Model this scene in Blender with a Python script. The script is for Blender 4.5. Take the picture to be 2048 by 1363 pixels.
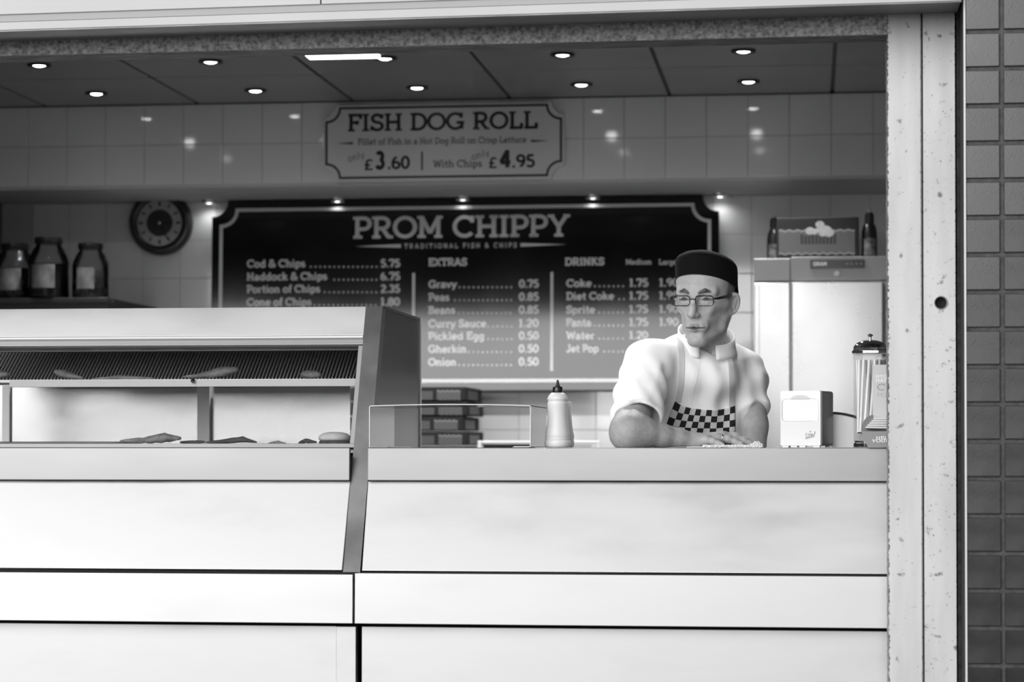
import bpy, bmesh, math, random
import numpy as np
from mathutils import Vector, Matrix, Euler

for _o in list(bpy.data.objects):
    bpy.data.objects.remove(_o)
SC = bpy.context.scene
COL = SC.collection
R = math.radians
random.seed(7)

# ------------------------------------------------------------------ camera
EYE = 1.156
YAW, PITCH, FPX, CX, CY = R(7.0), R(1.0), 4836.0, 1024.0, 806.0
_cd = bpy.data.cameras.new('camera')
CAM = bpy.data.objects.new('camera', _cd)
COL.objects.link(CAM)
CAM.location = (0, 0, EYE)
CAM.rotation_euler = (R(90) + PITCH, 0, YAW)
_cd.sensor_fit = 'HORIZONTAL'
_cd.sensor_width = 36.0
_cd.lens = FPX * 36.0 / 2048.0
_cd.shift_y = (CY - 681.5) / 2048.0
_cd.clip_start = 0.1
_cd.dof.use_dof = True
_cd.dof.focus_distance = 6.1
_cd.dof.aperture_fstop = 3.4
SC.camera = CAM
_RM = Euler(CAM.rotation_euler).to_matrix()

def at(u, v, Y):
    """point on the ray through pixel (u, v) of the 2048x1363 frame at depth plane Y"""
    d = _RM @ Vector(((u - CX) / FPX, -(v - CY) / FPX, -1.0))
    k = Y / d.y
    return Vector((d.x * k, Y, EYE + d.z * k))

# ------------------------------------------------------------------ sky, sun, exposure
W = bpy.data.worlds.new('world')
SC.world = W
W.use_nodes = True
_bg = W.node_tree.nodes['Background']
_bg.inputs[0].default_value = (1, 1, 1, 1)
_bg.inputs[1].default_value = 0.40
_sd = bpy.data.lights.new('sun', 'SUN')
_sd.energy = 3.5
_sd.angle = R(58)
SUN = bpy.data.objects.new('sun', _sd)
COL.objects.link(SUN)
_dirv = Vector((0.408, 0.875, -0.259))        # travels right, into the shop and down
SUN.rotation_euler = _dirv.to_track_quat('-Z', 'Y').to_euler()
SC.view_settings.view_transform = 'Standard'
SC.view_settings.look = 'None'
SC.view_settings.gamma = 1.0
SC.view_settings.use_curve_mapping = False
SC.view_settings.exposure = 0.1

# ------------------------------------------------------------------ materials
MATS = {}

def mat(name, base=0.5, rough=0.5, metal=0.0, spec=0.5, ior=1.5, var=0.0, vscale=6.0, vstretch=(1, 1, 1),
        rvar=0.0, bump=0.0, bscale=60.0, bstretch=(1, 1, 1), emit=0.0, coat=0.0, detail=4.0, aniso=0.0,
        attr=None, sss=0.0, sheen=0.0):
    if name in MATS:
        return MATS[name]
    m = bpy.data.materials.new(name)
    m.use_nodes = True
    nt = m.node_tree
    p = nt.nodes['Principled BSDF']
    p.inputs['Base Color'].default_value = (base, base, base, 1)
    p.inputs['Roughness'].default_value = rough
    p.inputs['Metallic'].default_value = metal
    p.inputs['IOR'].default_value = ior
    p.inputs['Specular IOR Level'].default_value = spec
    p.inputs['Coat Weight'].default_value = coat
    p.inputs['Anisotropic'].default_value = aniso
    if sss:
        p.inputs['Subsurface Weight'].default_value = sss
        p.inputs['Subsurface Radius'].default_value = (0.006, 0.006, 0.006)
    if sheen:
        p.inputs['Sheen Weight'].default_value = sheen
    if emit:
        p.inputs['Emission Color'].default_value = (1, 1, 1, 1)
        p.inputs['Emission Strength'].default_value = emit
    tc = None

    def coords(st):
        nonlocal tc
        if tc is None:
            tc = nt.nodes.new('ShaderNodeTexCoord')
        mp = nt.nodes.new('ShaderNodeMapping')
        mp.inputs['Scale'].default_value = st
        nt.links.new(tc.outputs['Object'], mp.inputs['Vector'])
        return mp.outputs['Vector']
    col_out = None
    if attr:
        an = nt.nodes.new('ShaderNodeAttribute')
        an.attribute_name = attr
        col_out = an.outputs['Fac']
    if var or rvar:
        n = nt.nodes.new('ShaderNodeTexNoise')
        n.inputs['Scale'].default_value = vscale
        n.inputs['Detail'].default_value = detail
        nt.links.new(coords(vstretch), n.inputs['Vector'])
        if var:
            mr = nt.nodes.new('ShaderNodeMapRange')
            mr.inputs['From Min'].default_value = 0.3
            mr.inputs['From Max'].default_value = 0.7
            if col_out is None:
                mr.inputs['To Min'].default_value = max(0, base - var)
                mr.inputs['To Max'].default_value = min(1, base + var)
                nt.links.new(n.outputs['Fac'], mr.inputs['Value'])
                col_out = mr.outputs['Result']
            else:
                mr.inputs['To Min'].default_value = 1 - var
                mr.inputs['To Max'].default_value = 1 + var
                nt.links.new(n.outputs['Fac'], mr.inputs['Value'])
                mm = nt.nodes.new('ShaderNodeMath')
                mm.operation = 'MULTIPLY'
                nt.links.new(col_out, mm.inputs[0])
                nt.links.new(mr.outputs['Result'], mm.inputs[1])
                col_out = mm.outputs[0]
        if rvar:
            m2 = nt.nodes.new('ShaderNodeMapRange')
            m2.inputs['From Min'].default_value = 0.3
            m2.inputs['From Max'].default_value = 0.7
            m2.inputs['To Min'].default_value = max(0.02, rough - rvar)
            m2.inputs['To Max'].default_value = rough + rvar
            nt.links.new(n.outputs['Fac'], m2.inputs['Value'])
            nt.links.new(m2.outputs['Result'], p.inputs['Roughness'])
    if col_out is not None:
        nt.links.new(col_out, p.inputs['Base Color'])
    if bump:
        b = nt.nodes.new('ShaderNodeTexNoise')
        b.inputs['Scale'].default_value = bscale
        b.inputs['Detail'].default_value = 3
        nt.links.new(coords(bstretch), b.inputs['Vector'])
        bn = nt.nodes.new('ShaderNodeBump')
        bn.inputs['Strength'].default_value = min(1, bump)
        bn.inputs['Distance'].default_value = 0.004
        nt.links.new(b.outputs['Fac'], bn.inputs['Height'])
        nt.links.new(bn.outputs['Normal'], p.inputs['Normal'])
    MATS[name] = m
    return m

def thin_glass(name, tint=0.95, ior=1.5, rough=0.0):
    """thin pane: clear transmission with a Fresnel reflection"""
    if name in MATS:
        return MATS[name]
    m = bpy.data.materials.new(name)
    m.use_nodes = True
    nt = m.node_tree
    nt.nodes.remove(nt.nodes['Principled BSDF'])
    out = nt.nodes['Material Output']
    tr = nt.nodes.new('ShaderNodeBsdfTransparent')
    tr.inputs[0].default_value = (tint, tint, tint, 1)
    gl = nt.nodes.new('ShaderNodeBsdfGlossy')
    gl.inputs['Roughness'].default_value = rough
    fr = nt.nodes.new('ShaderNodeFresnel')
    fr.inputs['IOR'].default_value = ior
    mx = nt.nodes.new('ShaderNodeMixShader')
    nt.links.new(fr.outputs[0], mx.inputs[0])
    nt.links.new(tr.outputs[0], mx.inputs[1])
    nt.links.new(gl.outputs[0], mx.inputs[2])
    nt.links.new(mx.outputs[0], out.inputs[0])
    MATS[name] = m
    return m

# ------------------------------------------------------------------ mesh helpers
def bm_new():
    return bmesh.new()

def add_box(bm, x0, x1, y0, y1, z0, z1, bevel=0.0, seg=1):
    vs = [bm.verts.new((x, y, z)) for x in (x0, x1) for y in (y0, y1) for z in (z0, z1)]
    idx = [(0, 1, 3, 2), (4, 6, 7, 5), (0, 4, 5, 1), (2, 3, 7, 6), (0, 2, 6, 4), (1, 5, 7, 3)]
    fs = [bm.faces.new([vs[i] for i in q]) for q in idx]
    if bevel:
        es = list({e for f in fs for e in f.edges})
        bmesh.ops.bevel(bm, geom=es, offset=bevel, segments=seg, profile=0.5, affect='EDGES', clamp_overlap=True)
    return bm

def add_prism(bm, poly, axis, a, b):
    """poly: 2-D points; extruded along axis from a to b (axis x: (y,z), y: (x,z), z: (x,y))"""
    def P(p, t):
        return {'x': (t, p[0], p[1]), 'y': (p[0], t, p[1]), 'z': (p[0], p[1], t)}[axis]
    A = [bm.verts.new(P(p, a)) for p in poly]
    B = [bm.verts.new(P(p, b)) for p in poly]
    n = len(poly)
    for i in range(n):
        j = (i + 1) % n
        bm.faces.new((A[i], A[j], B[j], B[i]))
    bm.faces.new(list(reversed(A)))
    bm.faces.new(B)
    bmesh.ops.recalc_face_normals(bm, faces=bm.faces[:])
    return bm

def add_lathe(bm, prof, n=32, cx=0.0, cy=0.0, cap=True, phase=0.0):
    """prof: (radius, z) from bottom to top"""
    rings = []
    for r, z in prof:
        rings.append([bm.verts.new((cx + r * math.cos(phase + 2 * math.pi * i / n), cy + r * math.sin(phase + 2 * math.pi * i / n), z)) for i in range(n)])
    for A, B in zip(rings, rings[1:]):
        for i in range(n):
            j = (i + 1) % n
            bm.faces.new((A[i], A[j], B[j], B[i]))
    if cap:
        if prof[0][0] > 1e-5:
            bm.faces.new(list(reversed(rings[0])))
        if prof[-1][0] > 1e-5:
            bm.faces.new(rings[-1])
    return bm

def add_tube(bm, pts, r, n=8, closed=False):
    pts = [Vector(p) for p in pts]
    rs = r if isinstance(r, (list, tuple)) else [r] * len(pts)
    rings = []
    m = len(pts)
    up = None
    for i, p in enumerate(pts):
        if closed:
            t = pts[(i + 1) % m] - pts[i - 1]
        else:
            t = pts[min(i + 1, m - 1)] - pts[max(i - 1, 0)]
        t.normalize()
        if up is None:
            up = Vector((0, 0, 1)) if abs(t.z) < 0.9 else Vector((1, 0, 0))
        s = t.cross(up)
        if s.length < 1e-6:
            s = t.orthogonal()
        s.normalize()
        up = s.cross(t).normalized()
        rings.append([bm.verts.new(p + (s * math.cos(2 * math.pi * k / n) + up * math.sin(2 * math.pi * k / n)) * rs[i]) for k in range(n)])
    prs = list(zip(rings, rings[1:]))
    if closed:
        prs.append((rings[-1], rings[0]))
    for A, B in prs:
        for k in range(n):
            j = (k + 1) % n
            bm.faces.new((A[k], A[j], B[j], B[k]))
    if not closed:
        bm.faces.new(list(reversed(rings[0])))
        bm.faces.new(rings[-1])
    return bm

def to_mesh(bm, name, smooth=None):
    me = bpy.data.meshes.new(name)
    bmesh.ops.recalc_face_normals(bm, faces=bm.faces[:])
    bm.to_mesh(me)
    bm.free()
    if smooth is not None:
        for p in me.polygons:
            p.use_smooth = True
        me.set_sharp_from_angle(angle=R(smooth))
    return me

def tag(o, label=None, cat=None, group=None, kind=None):
    if label:
        o['label'] = label
    if cat:
        o['category'] = cat
    if group:
        o['group'] = group
    if kind:
        o['kind'] = kind
    return o

def link(name, me, m, parent=None):
    o = bpy.data.objects.new(name, me)
    if m is not None and not me.materials:
        me.materials.append(m)
    COL.objects.link(o)
    if parent is not None:
        o.parent = parent
    return o

def obj(name, bm, m, parent=None, smooth=None, world=False, origin=None):
    """one mesh object; world=True: vertices are in world coordinates and are made relative to the parent"""
    me = to_mesh(bm, name, smooth)
    if world and parent is not None:
        me.transform(parent.matrix_basis.inverted())
    o = link(name, me, m, parent)
    if parent is None:
        if origin is None:
            co = np.empty(len(me.vertices) * 3, dtype=np.float32)
            me.vertices.foreach_get('co', co)
            co = co.reshape(-1, 3)
            lo, hi = co.min(0), co.max(0)
            origin = Vector(((lo[0] + hi[0]) / 2, (lo[1] + hi[1]) / 2, lo[2]))
        me.transform(Matrix.Translation(-Vector(origin)))
        o.location = origin
    return o

def thing(name, label, cat, loc=(0, 0, 0), rot=(0, 0, 0), group=None):
    o = bpy.data.objects.new(name, None)
    o.empty_display_size = 0.05
    COL.objects.link(o)
    o.matrix_basis = Matrix.Translation(Vector(loc)) @ Euler(rot).to_matrix().to_4x4()
    return tag(o, label, cat, group)

def copy_tree(o, parent=None):
    c = o.copy()
    COL.objects.link(c)
    if parent is not None:
        c.parent = parent
    for ch in list(o.children):
        copy_tree(ch, c)
    return c

def rounded_rect(w, h, r, n=6, cx=0.0, cz=0.0):
    pts = []
    for (sx, sz, a0) in ((1, 1, 0), (-1, 1, 90), (-1, -1, 180), (1, -1, 270)):
        for i in range(n + 1):
            a = R(a0 + 90 * i / n)
            pts.append((cx + sx * (w / 2 - r) + r * math.cos(a), cz + sz * (h / 2 - r) + r * math.sin(a)))
    return pts
# ------------------------------------------------------------------ material set
M_steel = mat('brushed_steel', 0.57, 0.48, 1.0, var=0.055, vscale=4.5, vstretch=(0.7, 1, 2.4), rvar=0.09, detail=6)
M_steel_strip = mat('satin_steel_strip', 0.34, 0.50, 1.0, var=0.05, vscale=2.0, vstretch=(0.5, 1, 2))
M_polish = mat('polished_steel', 0.85, 0.10, 1.0)
M_darksteel = mat('dark_steel', 0.16, 0.32, 0.8, var=0.05, vscale=8)
M_chrome = mat('chrome', 0.85, 0.06, 1.0)
M_black = mat('matt_black', 0.012, 0.55)
M_blackgloss = mat('gloss_black', 0.010, 0.22)
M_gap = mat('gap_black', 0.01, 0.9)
M_white = mat('white_plastic', 0.80, 0.38)
M_tile_in = mat('white_wall_tile', 0.86, 0.07, ior=1.75, var=0.02, vscale=5)
M_grout_in = mat('white_grout', 0.60, 0.9)
M_tile_out = mat('grey_pier_tile', 0.014, 0.22, ior=1.75, var=0.006, vscale=14, bump=0.03, bscale=350, rvar=0.05)
M_grout_out = mat('dark_pier_grout', 0.05, 0.6, var=0.02, vscale=60, bump=0.3, bscale=200)
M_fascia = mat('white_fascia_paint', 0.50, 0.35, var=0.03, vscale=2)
M_fascia_grey = mat('grey_fascia_paint', 0.36, 0.4)
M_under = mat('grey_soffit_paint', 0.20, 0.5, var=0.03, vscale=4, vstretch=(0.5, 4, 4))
M_concrete = mat('pitted_concrete', 0.36, 0.9, var=0.20, vscale=120, detail=8, bump=0.8, bscale=120)
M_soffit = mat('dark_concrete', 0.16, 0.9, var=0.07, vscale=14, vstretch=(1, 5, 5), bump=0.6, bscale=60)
M_ceil = mat('grey_ceiling_panel', 0.20, 0.30, var=0.02, vscale=3)
M_ceilgrid = mat('ceiling_grid', 0.10, 0.6)
M_floor = mat('dark_floor', 0.22, 0.5)
M_pave = mat('promenade_paving', 0.12, 0.85, var=0.04, vscale=1.5)
M_bulb = mat('lamp_glow', 0.9, 0.5, emit=14.0)
M_tube = mat('tube_glow', 0.9, 0.5, emit=3.0)
M_board = mat('black_gloss_board', 0.003, 0.09, ior=1.66, spec=0.5, var=0.001, vscale=3, rvar=0.02)
M_print = mat('white_print', 0.88, 0.09, ior=1.72)
M_signwhite = mat('cream_sign', 0.74, 0.35, var=0.02, vscale=3)
M_ink = mat('black_ink', 0.012, 0.4)
M_inkgrey = mat('grey_ink', 0.09, 0.5)
M_glass = thin_glass('clear_glass', 0.94, 1.5, 0.0)
M_jarglass = thin_glass('jar_glass', 0.86, 1.5, 0.02)
M_batter = mat('golden_batter', 0.24, 0.6, var=0.10, vscale=45, bump=0.9, bscale=90)
M_batterdark = mat('dark_batter', 0.06, 0.7, var=0.03, vscale=45, bump=0.9, bscale=90)
M_card = mat('grey_card', 0.50, 0.6)
M_carton = mat('dark_carton', 0.012, 0.8)
M_cartonmid = mat('grey_carton_print', 0.10, 0.5)
M_cartonlight = mat('light_carton_print', 0.24, 0.5)

def worn_paint(name, width, side, seed):
    """white painted steel with rust specks, chipped edges: wear follows the object's own x"""
    m = bpy.data.materials.new(name)
    m.use_nodes = True
    nt = m.node_tree
    L = nt.links
    p = nt.nodes['Principled BSDF']
    p.inputs['Roughness'].default_value = 0.55
    tc = nt.nodes.new('ShaderNodeTexCoord')

    def noise(scale, detail, stretch=(1, 1, 1)):
        mp = nt.nodes.new('ShaderNodeMapping')
        mp.inputs['Scale'].default_value = stretch
        mp.inputs['Location'].default_value = (seed, seed * 0.7, seed * 1.3)
        L.new(tc.outputs['Object'], mp.inputs['Vector'])
        n = nt.nodes.new('ShaderNodeTexNoise')
        n.inputs['Scale'].default_value = scale
        n.inputs['Detail'].default_value = detail
        L.new(mp.outputs['Vector'], n.inputs['Vector'])
        return n.outputs['Fac']

    def rng(v, a, b, c, d):
        r = nt.nodes.new('ShaderNodeMapRange')
        r.interpolation_type = 'SMOOTHSTEP'
        for k, x in (('From Min', a), ('From Max', b), ('To Min', c), ('To Max', d)):
            r.inputs[k].default_value = x
        L.new(v, r.inputs['Value'])
        return r.outputs['Result']

    def op(o, a, b):
        n = nt.nodes.new('ShaderNodeMath')
        n.operation = o
        for i, x in enumerate((a, b)):
            if isinstance(x, float):
                n.inputs[i].default_value = x
            else:
                L.new(x, n.inputs[i])
        return n.outputs[0]
    sep = nt.nodes.new('ShaderNodeSeparateXYZ')
    L.new(tc.outputs['Object'], sep.inputs[0])
    ax = op('MULTIPLY', sep.outputs['X'], float(side))       # towards the outer, weathered edge
    inner = op('MULTIPLY', sep.outputs['X'], -float(side))
    edge = rng(ax, width / 2 - 0.006, width / 2, 0.0, 0.30)
    seam = rng(inner, width / 2 - 0.003, width / 2, 0.0, 0.20)
    blot = rng(noise(42.0, 4.0), 0.63, 0.76, 0.0, 0.8)       # soft rust blotches
    speck = rng(noise(170.0, 3.0), 0.66, 0.74, 0.0, 0.75)
    base = rng(noise(5.0, 5.0, (3, 1, 0.5)), 0.3, 0.7, 0.54, 0.66)
    chipn = op('ADD', noise(120.0, 5.0), op('ADD', edge, seam))
    chip = rng(chipn, 0.72, 0.80, 0.0, 0.95)
    dirt = op('MAXIMUM', op('MAXIMUM', blot, speck), chip)
    colr = nt.nodes.new('ShaderNodeMix')
    colr.data_type = 'FLOAT'
    L.new(dirt, colr.inputs[0])
    L.new(base, colr.inputs[2])
    colr.inputs[3].default_value = 0.06
    L.new(colr.outputs[0], p.inputs['Base Color'])
    bn = nt.nodes.new('ShaderNodeBump')
    bn.inputs['Strength'].default_value = 0.5
    bn.inputs['Distance'].default_value = 0.001
    bn.invert = True
    L.new(dirt, bn.inputs['Height'])
    L.new(bn.outputs['Normal'], p.inputs['Normal'])
    return m
# ------------------------------------------------------------------ slab-serif stroke lettering
def _a(cx, cy, rx, ry, d0, d1):
    n = max(6, int(abs(d1 - d0) / 15))
    return [(cx + rx * math.cos(R(d0 + (d1 - d0) * i / n)), cy + ry * math.sin(R(d0 + (d1 - d0) * i / n))) for i in range(n + 1)]
def _l(*c):
    return [(c[i], c[i + 1]) for i in range(0, len(c), 2)]
def _st(x, top=1.0, bot=0.0):
    return _l(x, bot, x, top)
G = {}
def g(ch, adv, strokes, slabs=()):
    G[ch] = (adv, strokes, slabs)
g('A', .86, [_l(.08, 0, .43, .97), _l(.78, 0, .43, .97), _l(.2, .33, .66, .33)], [(.1, 0, .13), (.76, 0, .13), (.37, 1, .13)])
g('B', .76, [_st(.19), _l(.19, .93, .42, .93), _a(.42, .73, .2, .2, 90, -90), _l(.19, .53, .42, .53), _a(.44, .3, .23, .23, 90, -90), _l(.19, .07, .44, .07)], [(.13, 0, .11), (.13, 1, .11)])
g('C', .86, [_a(.46, .5, .38, .43, 45, 318), _l(.75, .68, .75, .98)])
g('D', .86, [_st(.19), _l(.19, .93, .4, .93), _a(.4, .5, .38, .43, 90, -90), _l(.19, .07, .4, .07)], [(.13, 0, .11), (.13, 1, .11)])
g('E', .76, [_st(.19), _l(.06, .93, .7, .93), _l(.66, .98, .66, .7), _l(.19, .52, .5, .52), _l(.5, .4, .5, .64), _l(.06, .07, .72, .07), _l(.68, .02, .68, .3)])
g('F', .72, [_st(.19), _l(.06, .93, .7, .93), _l(.66, .98, .66, .7), _l(.19, .5, .5, .5), _l(.5, .38, .5, .62)], [(.21, 0, .17)])
g('G', .94, [_a(.46, .5, .38, .43, 45, 335), _l(.78, .06, .78, .42), _l(.52, .42, .9, .42), _l(.75, .68, .75, .98)])
g('H', .92, [_st(.19), _st(.73), _l(.19, .5, .73, .5)], [(.19, 0, .16), (.73, 0, .16), (.19, 1, .16), (.73, 1, .16)])
g('I', .40, [_st(.2)], [(.2, 0, .17), (.2, 1, .17)])
g('J', .56, [_st(.38, 1, .28), _a(.2, .28, .18, .21, 0, -165)], [(.36, 1, .16)])
g('K', .84, [_st(.19), _l(.19, .42, .64, .96), _l(.36, .6, .7, .04)], [(.19, 0, .16), (.19, 1, .16), (.7, 0, .13), (.64, 1, .13)])
g('L', .72, [_st(.19), _l(.06, .07, .68, .07), _l(.64, .02, .64, .34)], [(.2, 1, .17)])
g('M', 1.02, [_st(.19), _l(.19, .95, .51, .22), _l(.51, .22, .83, .95), _st(.83)], [(.19, 0, .16), (.83, 0, .16), (.13, 1, .11), (.89, 1, .11)])
g('N', .90, [_st(.19), _l(.19, .96, .71, .04), _st(.71)], [(.19, 0, .16), (.13, 1, .11), (.71, 1, .16)])
g('O', .92, [_a(.46, .5, .39, .43, 0, 360)])
g('P', .74, [_st(.19), _l(.19, .93, .42, .93), _a(.42, .68, .25, .25, 90, -90), _l(.19, .43, .42, .43)], [(.21, 0, .17), (.13, 1, .11)])
g('R', .84, [_st(.19), _l(.19, .93, .42, .93), _a(.42, .69, .24, .24, 90, -90), _l(.19, .45, .42, .45), _l(.42, .45, .68, .04)], [(.19, 0, .16), (.13, 1, .11), (.74, 0, .1)])
g('S', .70, [_a(.36, .715, .23, .215, 25, 270), _a(.36, .285, .26, .215, 90, -155), _l(.59, .7, .59, .96), _l(.11, .04, .11, .3)])
g('T', .78, [_st(.39), _l(.05, .93, .73, .93), _l(.08, .98, .08, .68), _l(.7, .98, .7, .68)], [(.39, 0, .18)])
g('U', .88, [_st(.19, 1, .32), _a(.44, .32, .25, .25, 180, 360), _st(.69, 1, .32)], [(.19, 1, .15), (.69, 1, .15)])
g('W', 1.12, [_l(.12, .97, .33, .03), _l(.33, .03, .56, .9), _l(.56, .9, .79, .03), _l(.79, .03, 1.0, .97)], [(.12, 1, .13), (1.0, 1, .13)])
g('X', .82, [_l(.12, .03, .7, .97), _l(.12, .97, .7, .03)], [(.13, 0, .13), (.69, 0, .13), (.13, 1, .13), (.69, 1, .13)])
g('Y', .84, [_l(.12, .97, .42, .45), _l(.72, .97, .42, .45), _st(.42, .46, 0)], [(.12, 1, .13), (.72, 1, .13), (.42, 0, .17)])
g('a', .66, [_a(.3, .2, .2, .15, 0, 360), _a(.3, .42, .2, .2, 0, 150), _st(.5, .44, .02)], [(.57, 0, .08)])
g('b', .70, [_st(.16), _a(.38, .33, .23, .28, 0, 360)], [(.1, 1, .08)])
g('c', .62, [_a(.36, .33, .25, .28, 45, 315)])
g('d', .74, [_st(.57), _a(.35, .33, .23, .28, 0, 360)], [(.51, 1, .08), (.63, 0, .07)])
g('e', .68, [_a(.35, .33, .25, .28, 0, 318), _l(.1, .33, .6, .33)])
g('f', .46, [_st(.22, .8, 0), _a(.37, .8, .15, .14, 180, 60), _l(.06, .6, .42, .6)], [(.22, 0, .15)])
g('g', .72, [_a(.34, .35, .22, .26, 0, 360), _l(.56, .62, .56, -.08), _a(.34, -.06, .22, .17, 0, -150), ], [(.62, .66, .07)])
g('h', .76, [_st(.17), _a(.375, .39, .205, .22, 180, 0), _st(.58, .4, 0)], [(.17, 0, .14), (.58, 0, .14), (.11, 1, .08)])
g('i', .38, [_st(.19, .66, 0), _l(.11, .88, .27, .88)], [(.19, 0, .15), (.12, .66, .09)])
g('k', .72, [_st(.17), _l(.17, .26, .5, .63), _l(.3, .42, .58, .04)], [(.17, 0, .14), (.6, 0, .11), (.5, .66, .12), (.11, 1, .08)])
g('l', .38, [_st(.19)], [(.19, 0, .15), (.12, 1, .09)])
g('m', 1.0, [_st(.17, .66, 0), _a(.335, .42, .165, .19, 180, 0), _st(.5, .43, 0), _a(.665, .42, .165, .19, 180, 0), _st(.83, .43, 0)], [(.17, 0, .13), (.5, 0, .12), (.83, 0, .13), (.11, .66, .08)])
g('n', .76, [_st(.17, .66, 0), _a(.375, .4, .205, .21, 180, 0), _st(.58, .41, 0)], [(.17, 0, .14), (.58, 0, .14), (.11, .66, .08)])
g('o', .70, [_a(.35, .33, .26, .28, 0, 360)])
g('p', .72, [_st(.17, .66, -.26), _a(.39, .33, .23, .28, 0, 360)], [(.18, -.26, .15), (.11, .66, .08)])
g('r', .54, [_st(.17, .66, 0), _a(.36, .38, .19, .22, 180, 50)], [(.19, 0, .16), (.11, .66, .08)])
g('s', .54, [_a(.27, .475, .17, .135, 25, 270), _a(.27, .2, .19, .14, 90, -155)])
g('t', .48, [_st(.22, .9, .2), _a(.35, .2, .13, .14, 180, 300), _l(.06, .6, .42, .6)])
g('u', .76, [_st(.17, .66, .26), _a(.375, .26, .205, .2, 180, 360), _st(.58, .66, 0)], [(.11, .66, .08), (.52, .66, .08), (.64, 0, .07)])
g('v', .68, [_l(.1, .63, .34, .03), _l(.58, .63, .34, .03)], [(.1, .66, .12), (.58, .66, .12)])
g('w', .96, [_l(.1, .63, .3, .03), _l(.3, .03, .48, .58), _l(.48, .58, .66, .03), _l(.66, .03, .86, .63)], [(.1, .66, .12), (.86, .66, .12)])
g('y', .68, [_l(.1, .63, .34, .05), _l(.58, .63, .24, -.24)], [(.1, .66, .12), (.58, .66, .12), (.2, -.26, .1)])
g('0', .66, [_a(.33, .5, .24, .43, 0, 360)])
g('1', .54, [_st(.3), _l(.3, .95, .12, .83)], [(.3, 0, .19)])
g('2', .66, [_a(.33, .7, .22, .23, 165, -35), _l(.51, .57, .12, .09), _l(.08, .07, .6, .07)])
g('3', .64, [_a(.31, .73, .2, .2, 150, -90), _a(.31, .3, .24, .23, 90, -155)])
g('4', .72, [_st(.47), _l(.47, .96, .08, .3), _l(.05, .3, .66, .3)], [(.47, 0, .13)])
g('5', .66, [_l(.56, .93, .15, .93), _l(.18, .93, .15, .52), _a(.32, .32, .24, .25, 125, -150)])
g('6', .68, [_a(.34, .3, .24, .23, 0, 360), _a(.5, .4, .4, .53, 178, 105)])
g('7', .62, [_l(.06, .93, .58, .93), _l(.57, .9, .26, 0), _l(.08, .98, .08, .76)])
g('8', .66, [_a(.33, .73, .2, .2, 0, 360), _a(.33, .29, .24, .22, 0, 360)])
g('9', .68, [_a(.34, .7, .24, .23, 0, 360), _a(.18, .6, .4, .53, -2, -75)])
g('.', .32, [_l(.08, .08, .25, .08)])
g('&', .86, [_a(.36, .75, .17, .18, -30, 220), _l(.23, .63, .8, .04), _a(.34, .28, .25, .22, 125, 330), _l(.5, .59, .3, .46), _l(.56, .17, .78, .46)])
g('£', .68, [_a(.42, .7, .18, .22, 25, 180), _l(.24, .7, .24, .3), _a(.12, .3, .12, .22, 0, -80), _l(.1, .07, .64, .07), _l(.08, .45, .48, .45)])
g(' ', .36, [])

def text_bm(bm, s, width=None, h=1.0, w=0.14, slab=0.12, track=0.0, serif=True, word=None):
    """flat lettering in x-z, from x = 0 along +x, baseline z = 0, facing -y; stretched to the given width"""
    x = 0.0
    quads, wid, kw = [], [], 0
    for ch in s:
        adv, strokes, slabs = G[ch]
        n_before = len(quads)
        for st in strokes:
            n = len(st)
            closed = n > 8 and abs(st[0][0] - st[-1][0]) < 1e-6 and abs(st[0][1] - st[-1][1]) < 1e-6
            L, Rr = [], []
            for i in range(n):
                if closed:
                    p, q = st[i - 1 if i else n - 2], st[i + 1 if i < n - 1 else 1]
                else:
                    p, q = st[max(0, i - 1)], st[min(n - 1, i + 1)]
                dx, dy = q[0] - p[0], q[1] - p[1]
                d = math.hypot(dx, dy) or 1
                nx, ny = -dy / d * w / 2, dx / d * w / 2
                L.append((x + st[i][0] + nx, st[i][1] + ny))
                Rr.append((x + st[i][0] - nx, st[i][1] - ny))
            for i in range(n - 1):
                quads.append((L[i], L[i + 1], Rr[i + 1], Rr[i]))
        if serif:
            for (sx, sy, hw) in slabs:
                z0, z1 = (sy, sy + slab) if sy < .3 else (sy - slab, sy)
                quads.append(((x + sx - hw, z0), (x + sx + hw, z0), (x + sx + hw, z1), (x + sx - hw, z1)))
        wid += [kw] * (len(quads) - n_before)
        if ch == ' ':
            kw += 1
        x += adv + track
    xs = [p[0] for q in quads for p in q]
    x0, x1 = min(xs), max(xs)
    sx = width / (x1 - x0) if width else h
    out = []
    for i, q in enumerate(quads):
        if word is not None and wid[i] != word:
            continue
        out.append(bm.faces.new([bm.verts.new(((p[0] - x0) * sx, -0.00002 * (i % 5), p[1] * h)) for p in q]))
    return (x1 - x0) * sx

def lettering(parent, s, u0, u1, vb, cap, Y, m, w=0.14, tilt=0.0, name='lettering', **k):
    """lettering on the plane Y whose left / right ends and baseline stand at those photo pixels"""
    a, b = at(u0, vb, Y), at(u1, vb, Y)
    h = (at(u0, vb - cap, Y) - a).z
    for wi in range(len(s.split(' '))):            # one part for each word
        bm = bm_new()
        text_bm(bm, s, b.x - a.x, h, w, word=wi, **k)
        if tilt:
            bmesh.ops.rotate(bm, verts=bm.verts[:], cent=(0, 0, 0), matrix=Matrix.Rotation(-R(tilt), 3, 'Y'))
        bmesh.ops.translate(bm, verts=bm.verts[:], vec=a)
        flat_obj(name, bm, m, parent)

def flat_obj(name, bm, m, parent):
    me = bpy.data.meshes.new(name)
    for f in bm.faces:
        f.normal_update()
        if f.normal.y > 0:
            f.normal_flip()
    bm.to_mesh(me)
    bm.free()
    me.transform(parent.matrix_basis.inverted())
    return link(name, me, m, parent)

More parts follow.
